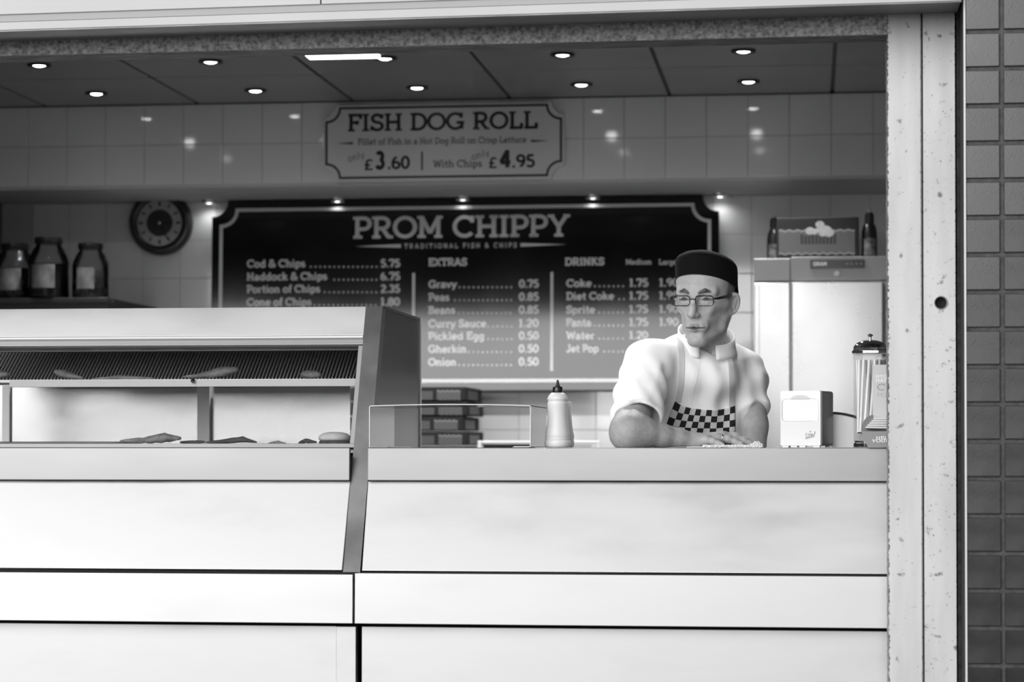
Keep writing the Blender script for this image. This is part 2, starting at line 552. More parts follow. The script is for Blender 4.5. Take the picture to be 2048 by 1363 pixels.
def plaque(w, h, r, n=10):
    """rectangle whose corners are scooped out by quarter circles"""
    pts = []
    for (sx, sz) in ((1, -1), (1, 1), (-1, 1), (-1, -1)):
        arc = [(sx * (w / 2 - r * math.cos(R(90 * i / n))), sz * (h / 2 - r * math.sin(R(90 * i / n)))) for i in range(n + 1)]
        # arc runs from (w/2 - r, h/2) .. (w/2, h/2 - r); orient counter-clockwise
        arc = arc if (sx, sz) in ((1, 1), (-1, -1)) else arc[::-1]
        if (sx, sz) == (1, 1):
            arc = arc[::-1]
        if (sx, sz) == (-1, -1):
            arc = arc[::-1]
        pts += arc if (sx, sz) in ((1, 1), (-1, -1)) else arc
    # sort by angle to be safe
    return sorted(pts, key=lambda p: math.atan2(p[1] / h, p[0] / w))

def outline(bm, pts, wd, y):
    """flat ribbon along a closed outline"""
    n = len(pts)
    L, Rr = [], []
    for i in range(n):
        p, c, q = Vector(pts[i - 1]), Vector(pts[i]), Vector(pts[(i + 1) % n])
        d0, d1 = (c - p).normalized(), (q - c).normalized()
        n0, n1 = Vector((-d0.y, d0.x)), Vector((-d1.y, d1.x))
        m = n0 + n1
        m = m / max(0.35, m.length_squared) * 2
        L.append(bm.verts.new((c.x + m.x * wd / 2, y, c.y + m.y * wd / 2)))
        Rr.append(bm.verts.new((c.x - m.x * wd / 2, y, c.y - m.y * wd / 2)))
    for i in range(n):
        j = (i + 1) % n
        bm.faces.new((L[i], L[j], Rr[j], Rr[i]))

def px_quad(bm, u0, v0, u1, v1, Y, taper=None):
    a, b = at(u0, v0, Y), at(u1, v1, Y)
    za, zb = (a.z, b.z)
    if taper == 'l':
        m = (za + zb) / 2
        vs = [(a.x, Y, m), (b.x, Y, zb), (b.x, Y, za)]
    elif taper == 'r':
        m = (za + zb) / 2
        vs = [(a.x, Y, zb), (b.x, Y, m), (a.x, Y, za)]
    else:
        vs = [(a.x, Y, zb), (b.x, Y, zb), (b.x, Y, za), (a.x, Y, za)]
    bm.faces.new([bm.verts.new(c) for c in vs])

# ------------------------------------------------------------------ setting
ZTOP = at(1300, 895, 5.84).z            # counter top height
YW, YH = 9.10, 8.60                     # back wall, face of the tiled bulkhead
ZCEIL = at(900, 200, YH).z
ZSOF = at(900, 368, YH).z
XL, XR = at(4, 500, YW).x, 1.05
P_TILE = 0.1465

def struct(name, bm, m, parent=None, smooth=None):
    o = obj(name, bm, m, parent, smooth, world=True)
    if parent is None:
        tag(o, kind='structure')
    return o

def box_obj(name, m, x0, x1, y0, y1, z0, z1, parent=None, bevel=0.0, world=True, smooth=None):
    bm = add_box(bm_new(), x0, x1, y0, y1, z0, z1, bevel)
    if parent is None:
        return obj(name, bm, m, None, smooth)
    return obj(name, bm, m, parent, smooth, world=world)

def sbox(name, m, *a, **k):
    return tag(box_obj(name, m, *a, **k), kind='structure')

sbox('ground', M_pave, -40, 40, -32, 5.42, -0.12, 0.0)
sbox('floor', M_floor, XL - 0.2, XR + 0.2, 5.42, YW + 0.2, -0.12, 0.0)
sbox('wall_added_behind', mat('added_dark_wall', 0.10, 0.9, var=0.03, vscale=1.0), -40, 40, -31, -30.4, 0.0, 1.45)  # unseen low wall behind the camera, added to put a dark band in reflections
wb = sbox('wall_back', M_grout_in, XL - 0.2, XR + 0.2, YW, YW + 0.15, 0.0, ZCEIL + 0.1)
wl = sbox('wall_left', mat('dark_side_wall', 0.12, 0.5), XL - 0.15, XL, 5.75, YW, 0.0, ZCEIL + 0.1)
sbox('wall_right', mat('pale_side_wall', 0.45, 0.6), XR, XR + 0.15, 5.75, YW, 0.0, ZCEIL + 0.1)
bh = sbox('wall_bulkhead', M_grout_in, XL, XR, YH, YW, ZSOF, ZCEIL)
ce = sbox('ceiling', M_ceilgrid, XL - 0.2, XR + 0.2, 5.62, YW + 0.15, ZCEIL + 0.012, ZCEIL + 0.10)

# wall tiles (glossy white, 150 mm) on bulkhead and back wall
_tb = add_box(bm_new(), -P_TILE / 2 + 0.0009, P_TILE / 2 - 0.0009, -0.006, 0.0, -P_TILE / 2 + 0.0009, P_TILE / 2 - 0.0009, 0.0015)
tile_me = to_mesh(_tb, 'wall_tile')
tile_me.materials.append(M_tile_in)

def put(name, me, loc, parent):
    o = bpy.data.objects.new(name, me)
    COL.objects.link(o)
    o.parent = parent
    o.location = Vector(loc) - parent.matrix_basis.translation
    return o

x_j = at(1167, 300, YH).x                  # a joint seen on the bulkhead
k0 = math.ceil((XL - x_j) / P_TILE)
for r in range(2):
    for k in range(k0, 60):
        x = x_j + (k + 0.5) * P_TILE
        if x + P_TILE / 2 > XR:
            break
        put('tile', tile_me, (x, YH, ZCEIL - (r + 0.5) * P_TILE), bh)
x_j2 = at(1038, 820, YW).x
z_j2 = at(1480, 625, YW).z
k0 = math.ceil((XL - x_j2) / P_TILE)
for r in range(-4, 4):
    z = z_j2 + (r + 0.5) * P_TILE
    if z + P_TILE / 2 > ZSOF + 0.03:
        continue
    for k in range(k0, 60):
        x = x_j2 + (k + 0.5) * P_TILE
        if x + P_TILE / 2 > XR:
            break
        if r >= 0 and at(480, 500, YW).x < x - P_TILE and x + P_TILE < at(1380, 500, YW).x and -1 < r < 3:
            continue                        # wholly behind the menu board
        put('tile', tile_me, (x, YW, z), wb)

# suspended ceiling panels
LY = (7.63, 8.27)                        # the two rows of lamps in view
LXA, LXB = at(1497, 165, LY[1]).x, at(193, 190, LY[1]).x
CP = (LXA - LXB) / 4
CX0, CYJ = LXA + CP / 2, 7.95
_cb = add_box(bm_new(), -CP / 2 + 0.006, CP / 2 - 0.006, -0.309, 0.309, -0.0, 0.014, 0.002)
cp_me = to_mesh(_cb, 'ceiling_panel')
cp_me.materials.append(M_ceil)
for i in range(-2, 7):
    for j in range(-4, 2):
        x = CX0 - (i + 0.5) * CP
        y = CYJ + (j + 0.5) * 0.63
        if x - CP / 2 < XL - 0.6 or x + CP / 2 > XR + 0.25 or y + 0.315 > YH + 0.30 or y - 0.315 < 5.62:
            continue
        put('ceiling_panel', cp_me, (x, y, ZCEIL), ce)

# front wall over the opening: pitted concrete lintel with its dark soffit
def beam(name, m, pl, pr, y0, y1, hl, hr):
    """beam from left end pl to right end pr (x, z of the bottom edge), heights hl / hr"""
    bm = bm_new()
    (xa, za), (xb, zb) = pl, pr
    add_prism(bm, [(xa, za), (xb, zb), (xb, zb + hr), (xa, za + hl)], 'y', y0, y1)
    return bm
YF = 5.50
lb = at(-700, 128, YF), at(1775, 68.4, YF)
lt = at(-700, 87, YF), at(1775, 20.4, YF)
wf = struct('wall_front', beam('', None, (lb[0].x, lb[0].z), (lb[1].x, lb[1].z), YF, YF + 0.075, lt[0].z - lb[0].z, lt[1].z - lb[1].z), M_concrete)
sl = at(-700, 126.5, YF + 0.012), at(1775, 66.9, YF + 0.012)
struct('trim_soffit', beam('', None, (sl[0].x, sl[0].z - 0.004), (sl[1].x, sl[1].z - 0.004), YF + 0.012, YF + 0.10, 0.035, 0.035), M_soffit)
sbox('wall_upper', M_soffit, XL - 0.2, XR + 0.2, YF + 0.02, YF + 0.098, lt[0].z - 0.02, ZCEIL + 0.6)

# fascia: white sheet with grey and white fold lines and a dark underside
YFA = 5.33
fa = {}
fas = thing('trim_fascia', None, None, (0, YFA, at(1000, 30, YFA).z))
tag(fas, 'white sheet metal shop fascia above the opening', None, None, 'structure')
uL, uR = -700, 1923
def ex(vl, vr):
    return vl + (vl - vr) * 620 / 2003.0          # row at the far left end from the rows at u = -80 and 1923
def fas_part(name, m, vl, vr, wl_, wr_, y0, y1):
    a, b = at(uL, ex(vl, vr), y0), at(uR, vr, y0)
    c, d = at(uL, ex(wl_, wr_), y0), at(uR, wr_, y0)
    bm = add_prism(bm_new(), [(c.x, c.z), (d.x, d.z), (b.x, b.z), (a.x, a.z)], 'y', y0, y1)
    return obj(name, bm, m, fas, world=True)
fas_part('fold_strip', M_fascia, 47.5, -18, 62.5, 0.5, YFA, YFA + 0.02)
fas_part('channel_strip', M_fascia_grey, 32.5, -33, 46.5, -19, YFA + 0.004, YFA + 0.02)
x_s = at(641, 5, YFA).x
for (ua, ub) in ((-700, 640), (643, 1923)):
    f = lambda t, l, r: l + (r - l) * (t + 80) / 2003.0
    a, b = at(ua, f(ua, -200, -260), YFA), at(ub, f(ub, -200, -260), YFA)
    c, d = at(ua, f(ua, 31.5, -34), YFA), at(ub, f(ub, 31.5, -34), YFA)
    obj('fascia_panel', add_prism(bm_new(), [(c.x, c.z), (d.x, d.z), (b.x, b.z), (a.x, a.z)], 'y', YFA, YFA + 0.012), M_fascia, fas, world=True)
a, b = at(uL, ex(62.5, 0.5), YFA), at(uR, 0.5, YFA)
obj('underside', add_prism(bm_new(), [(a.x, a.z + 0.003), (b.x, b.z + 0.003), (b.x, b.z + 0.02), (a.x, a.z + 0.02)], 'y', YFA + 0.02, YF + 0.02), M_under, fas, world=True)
obj('drip_edge', add_prism(bm_new(), [(a.x, a.z - 0.003), (b.x, b.z - 0.003), (b.x, b.z + 0.001), (a.x, a.z + 0.001)], 'y', YFA + 0.004, YFA + 0.012), M_darksteel, fas, world=True)
obj('backing', add_prism(bm_new(), [(a.x, a.z + 0.02), (b.x, b.z + 0.02), (b.x, b.z + 0.9), (a.x, a.z + 0.9)], 'y', YFA + 0.0205, YF + 0.012), M_gap, fas, world=True)

# white worn steel shutter guide (jamb) with its seam
xa, xb_, xm = at(1776, 700, YF).x, at(1914, 700, YF).x, at(1844, 700, YF).x
zt = at(1850, 22, YF).z
jamb = thing('trim_jamb', None, None, ((xa + xb_) / 2, YF, 0.0))
tag(jamb, 'rust specked white steel shutter guide beside the opening', None, None, 'structure')
for x0, x1 in ((xa, xm - 0.0007), (xm + 0.0007, xb_)):
    bm = bm_new()
    w = x1 - x0
    if x0 > xm:                               # the right leaf has a round lock hole
        hu = at(1882, 605, YF)
        hx, hz, hr = hu.x - (x0 + x1) / 2, hu.z, 0.0135
        ring = [bm.verts.new((hx + hr * math.cos(2 * math.pi * i / 24), 0, hz + hr * math.sin(2 * math.pi * i / 24))) for i in range(24)]
        ring2 = [bm.verts.new((v.co.x, 0.02, v.co.z)) for v in ring]
        sq = []
        for i in range(24):
            a_ = 2 * math.pi * i / 24
            c_, s_ = math.cos(a_), math.sin(a_)
            k_ = 1 / max(abs(c_), abs(s_))
            px = hx + 0.03 * c_ * k_
            pz = hz + 0.03 * s_ * k_
            sq.append(bm.verts.new((px, 0, pz)))
        for i in range(24):
            j = (i + 1) % 24
            bm.faces.new((ring[i], ring[j], sq[j], sq[i]))
            bm.faces.new((ring[j], ring[i], ring2[i], ring2[j]))
        for (p0, p1, q0, q1) in ((-w / 2, w / 2, 0, hz - 0.03), (-w / 2, w / 2, hz + 0.03, zt), (-w / 2, hx - 0.03, hz - 0.03, hz + 0.03), (hx + 0.03, w / 2, hz - 0.03, hz + 0.03)):
            bm.faces.new([bm.verts.new(c) for c in ((p0, 0, q0), (p1, 0, q0), (p1, 0, q1), (p0, 0, q1))])
        add_box(bm, -w / 2, w / 2, 0.021, 0.12, 0, zt)
        add_box(bm, -w / 2, -w / 2 + 0.003, 0.0, 0.021, 0, zt)
        add_box(bm, w / 2 - 0.003, w / 2, 0.0, 0.021, 0, zt)
    else:
        add_box(bm, -w / 2, w / 2, 0, 0.12, 0, zt, 0.0015)
    me = bpy.data.meshes.new('leaf')
    bmesh.ops.recalc_face_normals(bm, faces=bm.faces[:])
    bm.to_mesh(me)
    bm.free()
    me.materials.append(worn_paint('worn_white_paint', w, -1 if x0 < xm - 0.01 else 1, 0.0 if x0 < xm - 0.01 else 3.7))
    o = link('leaf', me, None, jamb)
    o.location = ((x0 + x1) / 2 - (xa + xb_) / 2, 0, 0)
obj('seam_strip', add_box(bm_new(), xm - 0.002, xm + 0.002, YF + 0.0012, YF + 0.02, 0, zt), mat('seam_grey', 0.16, 0.7), jamb, world=True)
# rim of the lock hole, a plug in its depth and two small rivets
hu = at(1882, 605, YF)
bm = bm_new()
add_tube(bm, [(hu.x + 0.0145 * math.cos(2 * math.pi * i / 24), YF - 0.0005, hu.z + 0.0145 * math.sin(2 * math.pi * i / 24)) for i in range(24)], 0.0012, 6, True)
obj('hole_rim', bm, mat('rust_ring', 0.28, 0.7), jamb, 40, world=True)
bm = add_prism(bm_new(), [(hu.x + 0.0128 * math.cos(2 * math.pi * i / 24), hu.z + 0.0128 * math.sin(2 * math.pi * i / 24)) for i in range(24)], 'y', YF + 0.016, YF + 0.02)
obj('hole_plug', bm, M_gap, jamb, world=True)
for (u, v) in ((1880, 562), (1862, 609)):
    p = at(u, v, YF)
    bm = add_prism(bm_new(), [(p.x + 0.0028 * math.cos(2 * math.pi * i / 12), p.z + 0.0028 * math.sin(2 * math.pi * i / 12)) for i in range(12)], 'y', YF - 0.001, YF + 0.001)
    obj('rivet', bm, mat('rivet_grey', 0.5, 0.4), jamb, world=True)
bm = bm_new()
text_bm(bm, '19', 0.011, 0.0075, 0.12, serif=True)
p = at(1877, 625, YF - 0.0006)
bmesh.ops.translate(bm, verts=bm.verts[:], vec=p)
flat_obj('stamped_number', bm, mat('stamp_grey', 0.3, 0.6), jamb)
# gap between guide and pier, its deep shade painted as a near-black filler
sbox('trim_gap', mat('gap_shade', 0.012, 0.8, var=0.012, vscale=60), at(1914.5, 700, YF).x, at(1934, 700, 5.37).x, 5.50, 5.62, 0, 2.2)

# tiled pier
sbox('trim_gap_side', M_gap, at(1932, 700, 5.36).x - 0.003, at(1932, 700, 5.36).x - 0.0002, 5.368, 5.50, 0, 2.2)  # black sheet over the pier's side, painting in the shade of the gap
YP = 5.36
xt = at(1932, 700, YP).x
pier = sbox('wall_pier', M_grout_out, xt, xt + 0.75, YP + 0.004, YP + 0.5, 0.0, 2.3)
sbox('trim_edge', mat('white_edge_trim', 0.7, 0.3), at(1929.3, 700, YP - 0.004).x, xt + 0.0005, YP - 0.004, YP + 0.006, 0.0, 2.3)
PT = (at(2004, 700, YP).x - xt) / 71.5 * 75.3
zj = at(1960, 807, YP).z
pt_w = 67.0 / 75.3 * PT
_pb = add_box(bm_new(), -pt_w / 2, pt_w / 2, -0.001, 0.006, -pt_w / 2, pt_w / 2, 0.0012)
pt_me = to_mesh(_pb, 'pier_tile')
pt_me.materials.append(M_tile_out)
gap = PT - pt_w
for r in range(-14, 14):
    for c in range(9):
        z = zj + (r + 0.5) * PT
        if z - PT / 2 < 0.005 or z > 2.25:
            continue
        o = put('tile', pt_me, (xt + 0.001 + pt_w / 2 + c * PT + random.uniform(-.0004, .0004), YP - 0.001 + random.uniform(0, 0.0012), z), pier)
        o.rotation_euler = (R(random.uniform(-.25, .25)), 0, R(random.uniform(-.25, .25)))

# ------------------------------------------------------------------ ceiling lamps
def lamp_proto():
    t = thing('ceiling_downlight', 'small round recessed downlight in the grey panel ceiling', 'downlight', (0, 0, ZCEIL), (0, 0, 0), 'ceiling downlights')
    bm = add_lathe(bm_new(), [(0.021, 0.0), (0.036, -0.001), (0.040, -0.004), (0.036, -0.007), (0.024, -0.006), (0.021, 0.0)], 28, cap=False)
    obj('trim_ring', bm, M_black, t, 50)
    bm = add_lathe(bm_new(), [(0.0001, -0.0085), (0.012, -0.0075), (0.0205, -0.004), (0.021, 0.001)], 20)
    obj('bulb', bm, M_bulb, t, 60)
    return t
dl = lamp_proto()
def beam_light(parent, name, e, size, dz):
    ld = bpy.data.lights.new(name, 'SPOT')
    ld.energy = e
    ld.spot_size = R(size)
    ld.spot_blend = 0.8
    ld.shadow_soft_size = 0.02
    lo = bpy.data.objects.new(name, ld)
    COL.objects.link(lo)
    lo.parent = parent
    lo.location = (0, 0, dz)
beam_light(dl, 'downlight_beam', 7.0, 172, -0.012)
first = True
for j, y in enumerate((LY[0], LY[1], 7.0)):  # third row, unseen behind the lintel, is added to brighten the man and board
    for k in range(5):
        x = LXA - CP * k
        o = dl if first else copy_tree(dl)
        first = False
        o.location = (x, y, ZCEIL)
        if j:                                   # the second row and the added unseen row hold narrower, stronger lamps
            for ch in o.children:
                if ch.type == 'LIGHT':
                    if k == 0:
                        strong = ch.data.copy()
                        strong.energy = (0, 34.0, 46.0)[j]
                        strong.spot_size = R((0, 96, 142)[j])
                        strong.spot_blend = (0, 0.5, 0.8)[j]
                    ch.data = strong
# strip light close behind the lintel
pL, pR = at(600, 114, 7.35), at(772, 114, 7.35)
st = thing('strip_light', 'slim lit fluorescent strip on the ceiling just behind the lintel', 'strip light', ((pL.x + pR.x) / 2, 7.35, ZCEIL))
L2 = (pR.x - pL.x) / 2
obj('housing', add_box(bm_new(), -L2, L2, -0.04, 0.04, -0.03, 0.0, 0.004), mat('strip_housing', 0.2, 0.5), st)
obj('diffuser', add_box(bm_new(), -L2 * 0.84, L2 * 0.84, -0.03, 0.03, -0.044, -0.0295, 0.005), M_tube, st)

# spotlights under the bulkhead, washing the wall behind the board
sp = thing('soffit_spotlight', 'small spotlight under the tiled bulkhead above the menu board', 'spotlight', (0, 0, ZSOF), (0, 0, 0), 'spotlights under the bulkhead')
bm = add_lathe(bm_new(), [(0.026, -0.012), (0.03, -0.008), (0.03, 0.0)], 24)
obj('housing', bm, M_chrome, sp, 50)
obj('bulb', add_lathe(bm_new(), [(0.0001, -0.0145), (0.008, -0.0140), (0.011, -0.0115)], 20), mat('spot_glow', 0.9, 0.5, emit=3.0), sp, 60)
beam_light(sp, 'spot_beam', 0.35, 165, -0.02)
for i, u in enumerate((418, 675, 926, 1186, 1440)):
    o = sp if i == 0 else copy_tree(sp)
    o.location = (at(u, 395, 9.05).x, 9.05, ZSOF)
# ---- hanging price sign on the bulkhead
YS = YH - 0.030
c0, c1 = at(645, 208, YS), at(1126, 360, YS)
cs = at(886, 283, YS)
sw, sh = c1.x - c0.x, at(886, 207, YS).z - at(886, 359, YS).z
sign = thing('price_sign', 'cream fish dog roll price sign with scooped corners on the tiled bulkhead', 'sign', (cs.x, YS, cs.z - sh / 2))
bm = add_prism(bm_new(), [(p[0], p[1] + sh / 2) for p in plaque(sw, sh, 0.045)], 'y', 0.0, 0.022)
obj('panel', bm, M_signwhite, sign)
bm = bm_new()
outline(bm, [(p[0], p[1] + sh / 2) for p in plaque(sw - 0.022, sh - 0.022, 0.05, 6)], 0.0085, -0.0006)
me = to_mesh(bm, 'border'); link('border', me, M_ink, sign)
YT = YS - 0.0008
lettering(sign, 'FISH DOG ROLL', 696, 1076, 263, 35, YT, M_ink, 0.17)
lettering(sign, 'Fillet of Fish in a Hot Dog Roll on Crisp Lettuce', 716, 1053, 290, 13, YT, M_inkgrey, 0.15)
lettering(sign, 'only', 697, 731, 324, 15, YT, M_inkgrey, 0.10, tilt=14, serif=False)
lettering(sign, '£', 729, 746, 340, 22, YT, M_ink, 0.17)
lettering(sign, '3', 750, 770, 338, 35, YT, M_ink, 0.25)
lettering(sign, '.60', 776, 820, 338, 26, YT, M_ink, 0.20, serif=False)
lettering(sign, 'With Chips', 866, 964, 335, 15, YT, M_inkgrey, 0.15)
lettering(sign, 'only', 945, 981, 320, 15, YT, M_inkgrey, 0.10, tilt=14, serif=False)
lettering(sign, '£', 978, 994, 336, 22, YT, M_ink, 0.17)
lettering(sign, '4', 998, 1021, 335, 35, YT, M_ink, 0.25)
lettering(sign, '.95', 1025, 1070, 335, 26, YT, M_ink, 0.20, serif=False)
bm = bm_new()
px_quad(bm, 842, 303, 846, 340, YT)
flat_obj('divider', bm, M_inkgrey, sign)
for q in ((672, 284, 706, 289, YT, 'l'), (1062, 279, 1098, 284, YT, 'r')):
    bm = bm_new()
    px_quad(bm, *q)
    flat_obj('rule', bm, M_inkgrey, sign)

# ---- large black menu board
YB = YW - 0.076
c0, c1 = at(421, 600, YB), at(1438, 600, YB)
bz0, bz1 = at(930, 780, YB).z, at(930, 394, YB).z
bw, bhh = c1.x - c0.x, bz1 - bz0
board = thing('menu_board', 'large glossy black menu board with white lettering on the tiled back wall', 'menu board', ((c0.x + c1.x) / 2, YB, bz0))
bm = add_prism(bm_new(), [(p[0], p[1] + bhh / 2) for p in plaque(bw, bhh, 0.062)], 'y', 0.0, 0.042)
obj('panel', bm, M_board, board)
bm = bm_new()
outline(bm, [(p[0], p[1] + bhh / 2) for p in plaque(bw - 0.072, bhh - 0.072, 0.062, 6)], 0.0125, -0.0006)
me = to_mesh(bm, 'border'); link('border', me, M_print, board)
YT = YB - 0.0008
lettering(board, 'PROM CHIPPY', 704, 1139, 476, 44, YT, M_print, 0.16, slab=0.13)
lettering(board, 'TRADITIONAL FISH & CHIPS', 807, 1032, 496, 10, YT, M_print, 0.15, track=0.35, serif=False)
for q in ((708, 488, 800, 494, YT, 'l'), (1040, 485, 1132, 491, YT, 'r')):
    bm = bm_new()
    px_quad(bm, *q)
    flat_obj('rule', bm, M_print, board)
rows1 = [('Cod & Chips', 492, 609, 534, '5.75', 620), ('Haddock & Chips', 492, 653, 560, '6.75', 667), ('Portion of Chips', 492, 639, 585, '2.35', 648), ('Cone of Chips', 492, 622, 611, '1.80', 628)]
rows2 = [('Gravy', 856, 913, 575, '0.75', 918), ('Peas', 856, 898, 601, '0.85', 909), ('Beans', 856, 910, 627, '0.85', 917), ('Curry Sauce', 856, 972, 654, '1.20', 976), ('Pickled Egg', 856, 968, 679, '0.50', 976), ('Gherkin', 856, 932, 705, '0.50', 937), ('Onion', 856, 912, 731, '0.50', 918)]
rows3 = [('Coke', 1132, 1183, 573, '1.75', 1189, '1.90'), ('Diet Coke', 1132, 1228, 599, '1.75', 1238, '1.90'), ('Sprite', 1132, 1190, 626, '1.75', 1198, '1.90'), ('Fanta', 1132, 1182, 652, '1.75', 1189, '1.90'), ('Water', 1132, 1189, 678, '1.20', 1198, None), ('Jet Pop', 1132, 1197, 704, None, 1208, None)]

def dots(u0, u1, v, step=9.4):
    bm = bm_new()
    a = at(u0, v, YT)
    u = u0
    while u < u1 - 3:
        p = at(u, v - 1.5, YT)
        r = 0.0035
        bm.faces.new([bm.verts.new((p.x + r * math.cos(k * math.pi / 3), YT, p.z + r * math.sin(k * math.pi / 3))) for k in range(6)])
        u += step
    flat_obj('dot_leader', bm, M_print, board)
for rows, pu0, pu1 in ((rows1, 760, 799), (rows2, 1037, 1077), (rows3, 1258, 1296)):
    for rw in rows:
        s, u0, u1, vb, price, ud = rw[:6]
        lettering(board, s, u0, u1, vb, 15.5, YT, M_print, 0.19, slab=0.15)
        dots(ud, (pu0 if rows is not rows2 else 1031) - 2, vb, 9.4)
        if price:
            lettering(board, price, pu0, pu1, vb - 0.5, 16, YT, M_print, 0.20)
        if len(rw) > 6 and rw[6]:
            lettering(board, rw[6], 1318, 1357, vb - 1, 16, YT, M_print, 0.20)
lettering(board, 'EXTRAS', 856, 933, 531, 15.5, YT, M_print, 0.2)
lettering(board, 'DRINKS', 1129, 1208, 530, 15.5, YT, M_print, 0.2)
lettering(board, 'Medium', 1251, 1302, 528, 10.5, YT, M_print, 0.16)
lettering(board, 'Large', 1317, 1353, 528, 10.5, YT, M_print, 0.16)
for q in ((823.5, 545, 828.5, 742, YT), (1100.5, 543, 1105.5, 741, YT)):
    bm = bm_new()
    px_quad(bm, *q)
    flat_obj('divider', bm, M_print, board)

# the board stands off the wall a little more at its foot
board.matrix_basis = board.matrix_basis @ Matrix.Rotation(R(-1.9), 4, 'X')

# ---- wall clock
ck = at(318, 445, YW - 0.05)
clk = thing('wall_clock', 'round wall clock with thick black rim and pale face beside the menu board', 'clock', (ck.x, YW - 0.006, ck.z))
def ylathe(prof, n=48):
    bm = add_lathe(bm_new(), prof, n, cap=False)
    bmesh.ops.rotate(bm, verts=bm.verts[:], cent=(0, 0, 0), matrix=Matrix.Rotation(R(90), 3, 'X'))
    return bm      # profile z becomes -y (towards the viewer)
RC = 0.1235
obj('rim', ylathe([(0.001, 0), (RC, 0.0), (RC, 0.030), (RC * 0.93, 0.043), (RC * 0.80, 0.045), (RC * 0.725, 0.042), (RC * 0.715, 0.034)]), M_blackgloss, clk, 40)
obj('face', ylathe([(0.0001, 0.035), (RC * 0.722, 0.035)]), mat('clock_face', 0.9, 0.5), clk)
obj('centre_disc', ylathe([(0.0001, 0.0358), (RC * 0.42, 0.0358)]), mat('clock_disc', 0.06, 0.5), clk)
for h in range(12):
    a = R(90 - 30 * h)
    bm = bm_new()
    w_ = 0.0032 if h % 3 else 0.0045
    add_box(bm, RC * 0.53, RC * 0.66, -w_, w_, 0, 0.0008)
    bmesh.ops.transform(bm, verts=bm.verts[:], matrix=Matrix.Rotation(R(90), 4, 'X') @ Matrix.Rotation(a, 4, 'Z') @ Matrix.Translation((0, 0, 0.0356)))
    obj('hour_mark', bm, M_ink, clk)
for nm, ang, ln, wd, zz in (('hour_hand', -2, 0.052, 0.004, 0.037), ('minute_hand', -62, 0.074, 0.003, 0.0385)):
    bm = add_box(bm_new(), -0.012, ln, -wd, wd, 0, 0.001)
    bmesh.ops.transform(bm, verts=bm.verts[:], matrix=Matrix.Rotation(R(90), 4, 'X') @ Matrix.Rotation(R(ang), 4, 'Z') @ Matrix.Translation((0, 0, zz)))
    obj(nm, bm, M_ink, clk)
obj('pin', ylathe([(0.006, 0.036), (0.006, 0.040), (0.0001, 0.041)], 16), M_chrome, clk, 40)
obj('glass', ylathe([(0.0001, 0.043), (RC * 0.74, 0.0425)]), M_glass, clk)
# ------------------------------------------------------------------ serving counter (right of the hot cabinet)
YN = 5.84                                         # nosing of both counters
Z0 = ZTOP
XE1 = at(737, 893, 5.86).x                        # right face of the cabinet's end frame
XE0 = at(703, 893, 5.86).x                        # left face of it
z962 = at(1300, 962, YN).z
z1145 = at(1300, 1144, 5.745).z
z1150 = at(1300, 1149.5, 5.70).z
z1252 = at(1300, 1252, 5.70).z
z1257 = at(1300, 1257, 5.74).z

def panel(name, m, parent, x0, x1, ya, za, yb, zb, th=0.012, bevel=0.0015, skew=0.0):
    """sheet from lower edge (ya, za) to upper edge (yb, zb); skew moves the lower left corner in x"""
    bm = bm_new()
    d = Vector((yb - ya, zb - za)).normalized()
    n = Vector((d.y, -d.x)) * th                  # into the counter (+y)
    c = [(x0 + skew, ya, za), (x1, ya, za), (x1, yb, zb), (x0, yb, zb)]
    F = [bm.verts.new(p) for p in c]
    B = [bm.verts.new((p[0], p[1] + n.x, p[2] + n.y)) for p in c]
    bm.faces.new(F)
    bm.faces.new(B[::-1])
    for i in range(4):
        j = (i + 1) % 4
        bm.faces.new((F[i], B[i], B[j], F[j]))
    bmesh.ops.recalc_face_normals(bm, faces=bm.faces[:])
    if bevel:
        bmesh.ops.bevel(bm, geom=bm.edges[:], offset=bevel, segments=2, profile=0.5, affect='EDGES', clamp_overlap=True)
    return obj(name, bm, m, parent, None, world=True)

XC1 = at(1880, 900, 5.9).x
cnt = thing('serving_counter', 'brushed steel serving counter with plain top under the leaning man', 'counter', ((XE1 + XC1) / 2, 6.0, 0.0))
xs = XE1 + 0.002
obj('worktop', add_box(bm_new(), xs, XC1, YN + 0.004, 6.24, Z0 - 0.03, Z0, 0.002), M_steel_strip, cnt, None, world=True)
panel('top_strip', M_steel_strip, cnt, xs, XC1, YN - 0.003, z962 + 0.001, YN, Z0 - 0.0005)
panel('upper_panel', M_steel, cnt, xs - 0.001, XC1, 5.745, z1145, YN + 0.010, z962 - 0.0005, skew=0.004)
panel('belt_panel', M_steel, cnt, at(709, 1200, 5.70).x, XC1, 5.70, z1252, 5.702, z1150)
panel('lower_panel', M_steel, cnt, at(723, 1300, 5.74).x, XC1, 5.735, 0.10, 5.742, z1257)
obj('plinth', add_box(bm_new(), xs + 0.02, XC1, 5.80, 5.83, 0.0, 0.10), M_gap, cnt, world=True)
obj('carcass', add_box(bm_new(), xs + 0.004, XC1 - 0.005, 5.868, 6.20, 0.02, Z0 - 0.03), M_gap, cnt, world=True)
obj('shadow_rail', add_box(bm_new(), xs, XC1 - 0.002, 5.722, 5.86, z1252 + 0.01, z1145 - 0.004), M_gap, cnt, world=True)

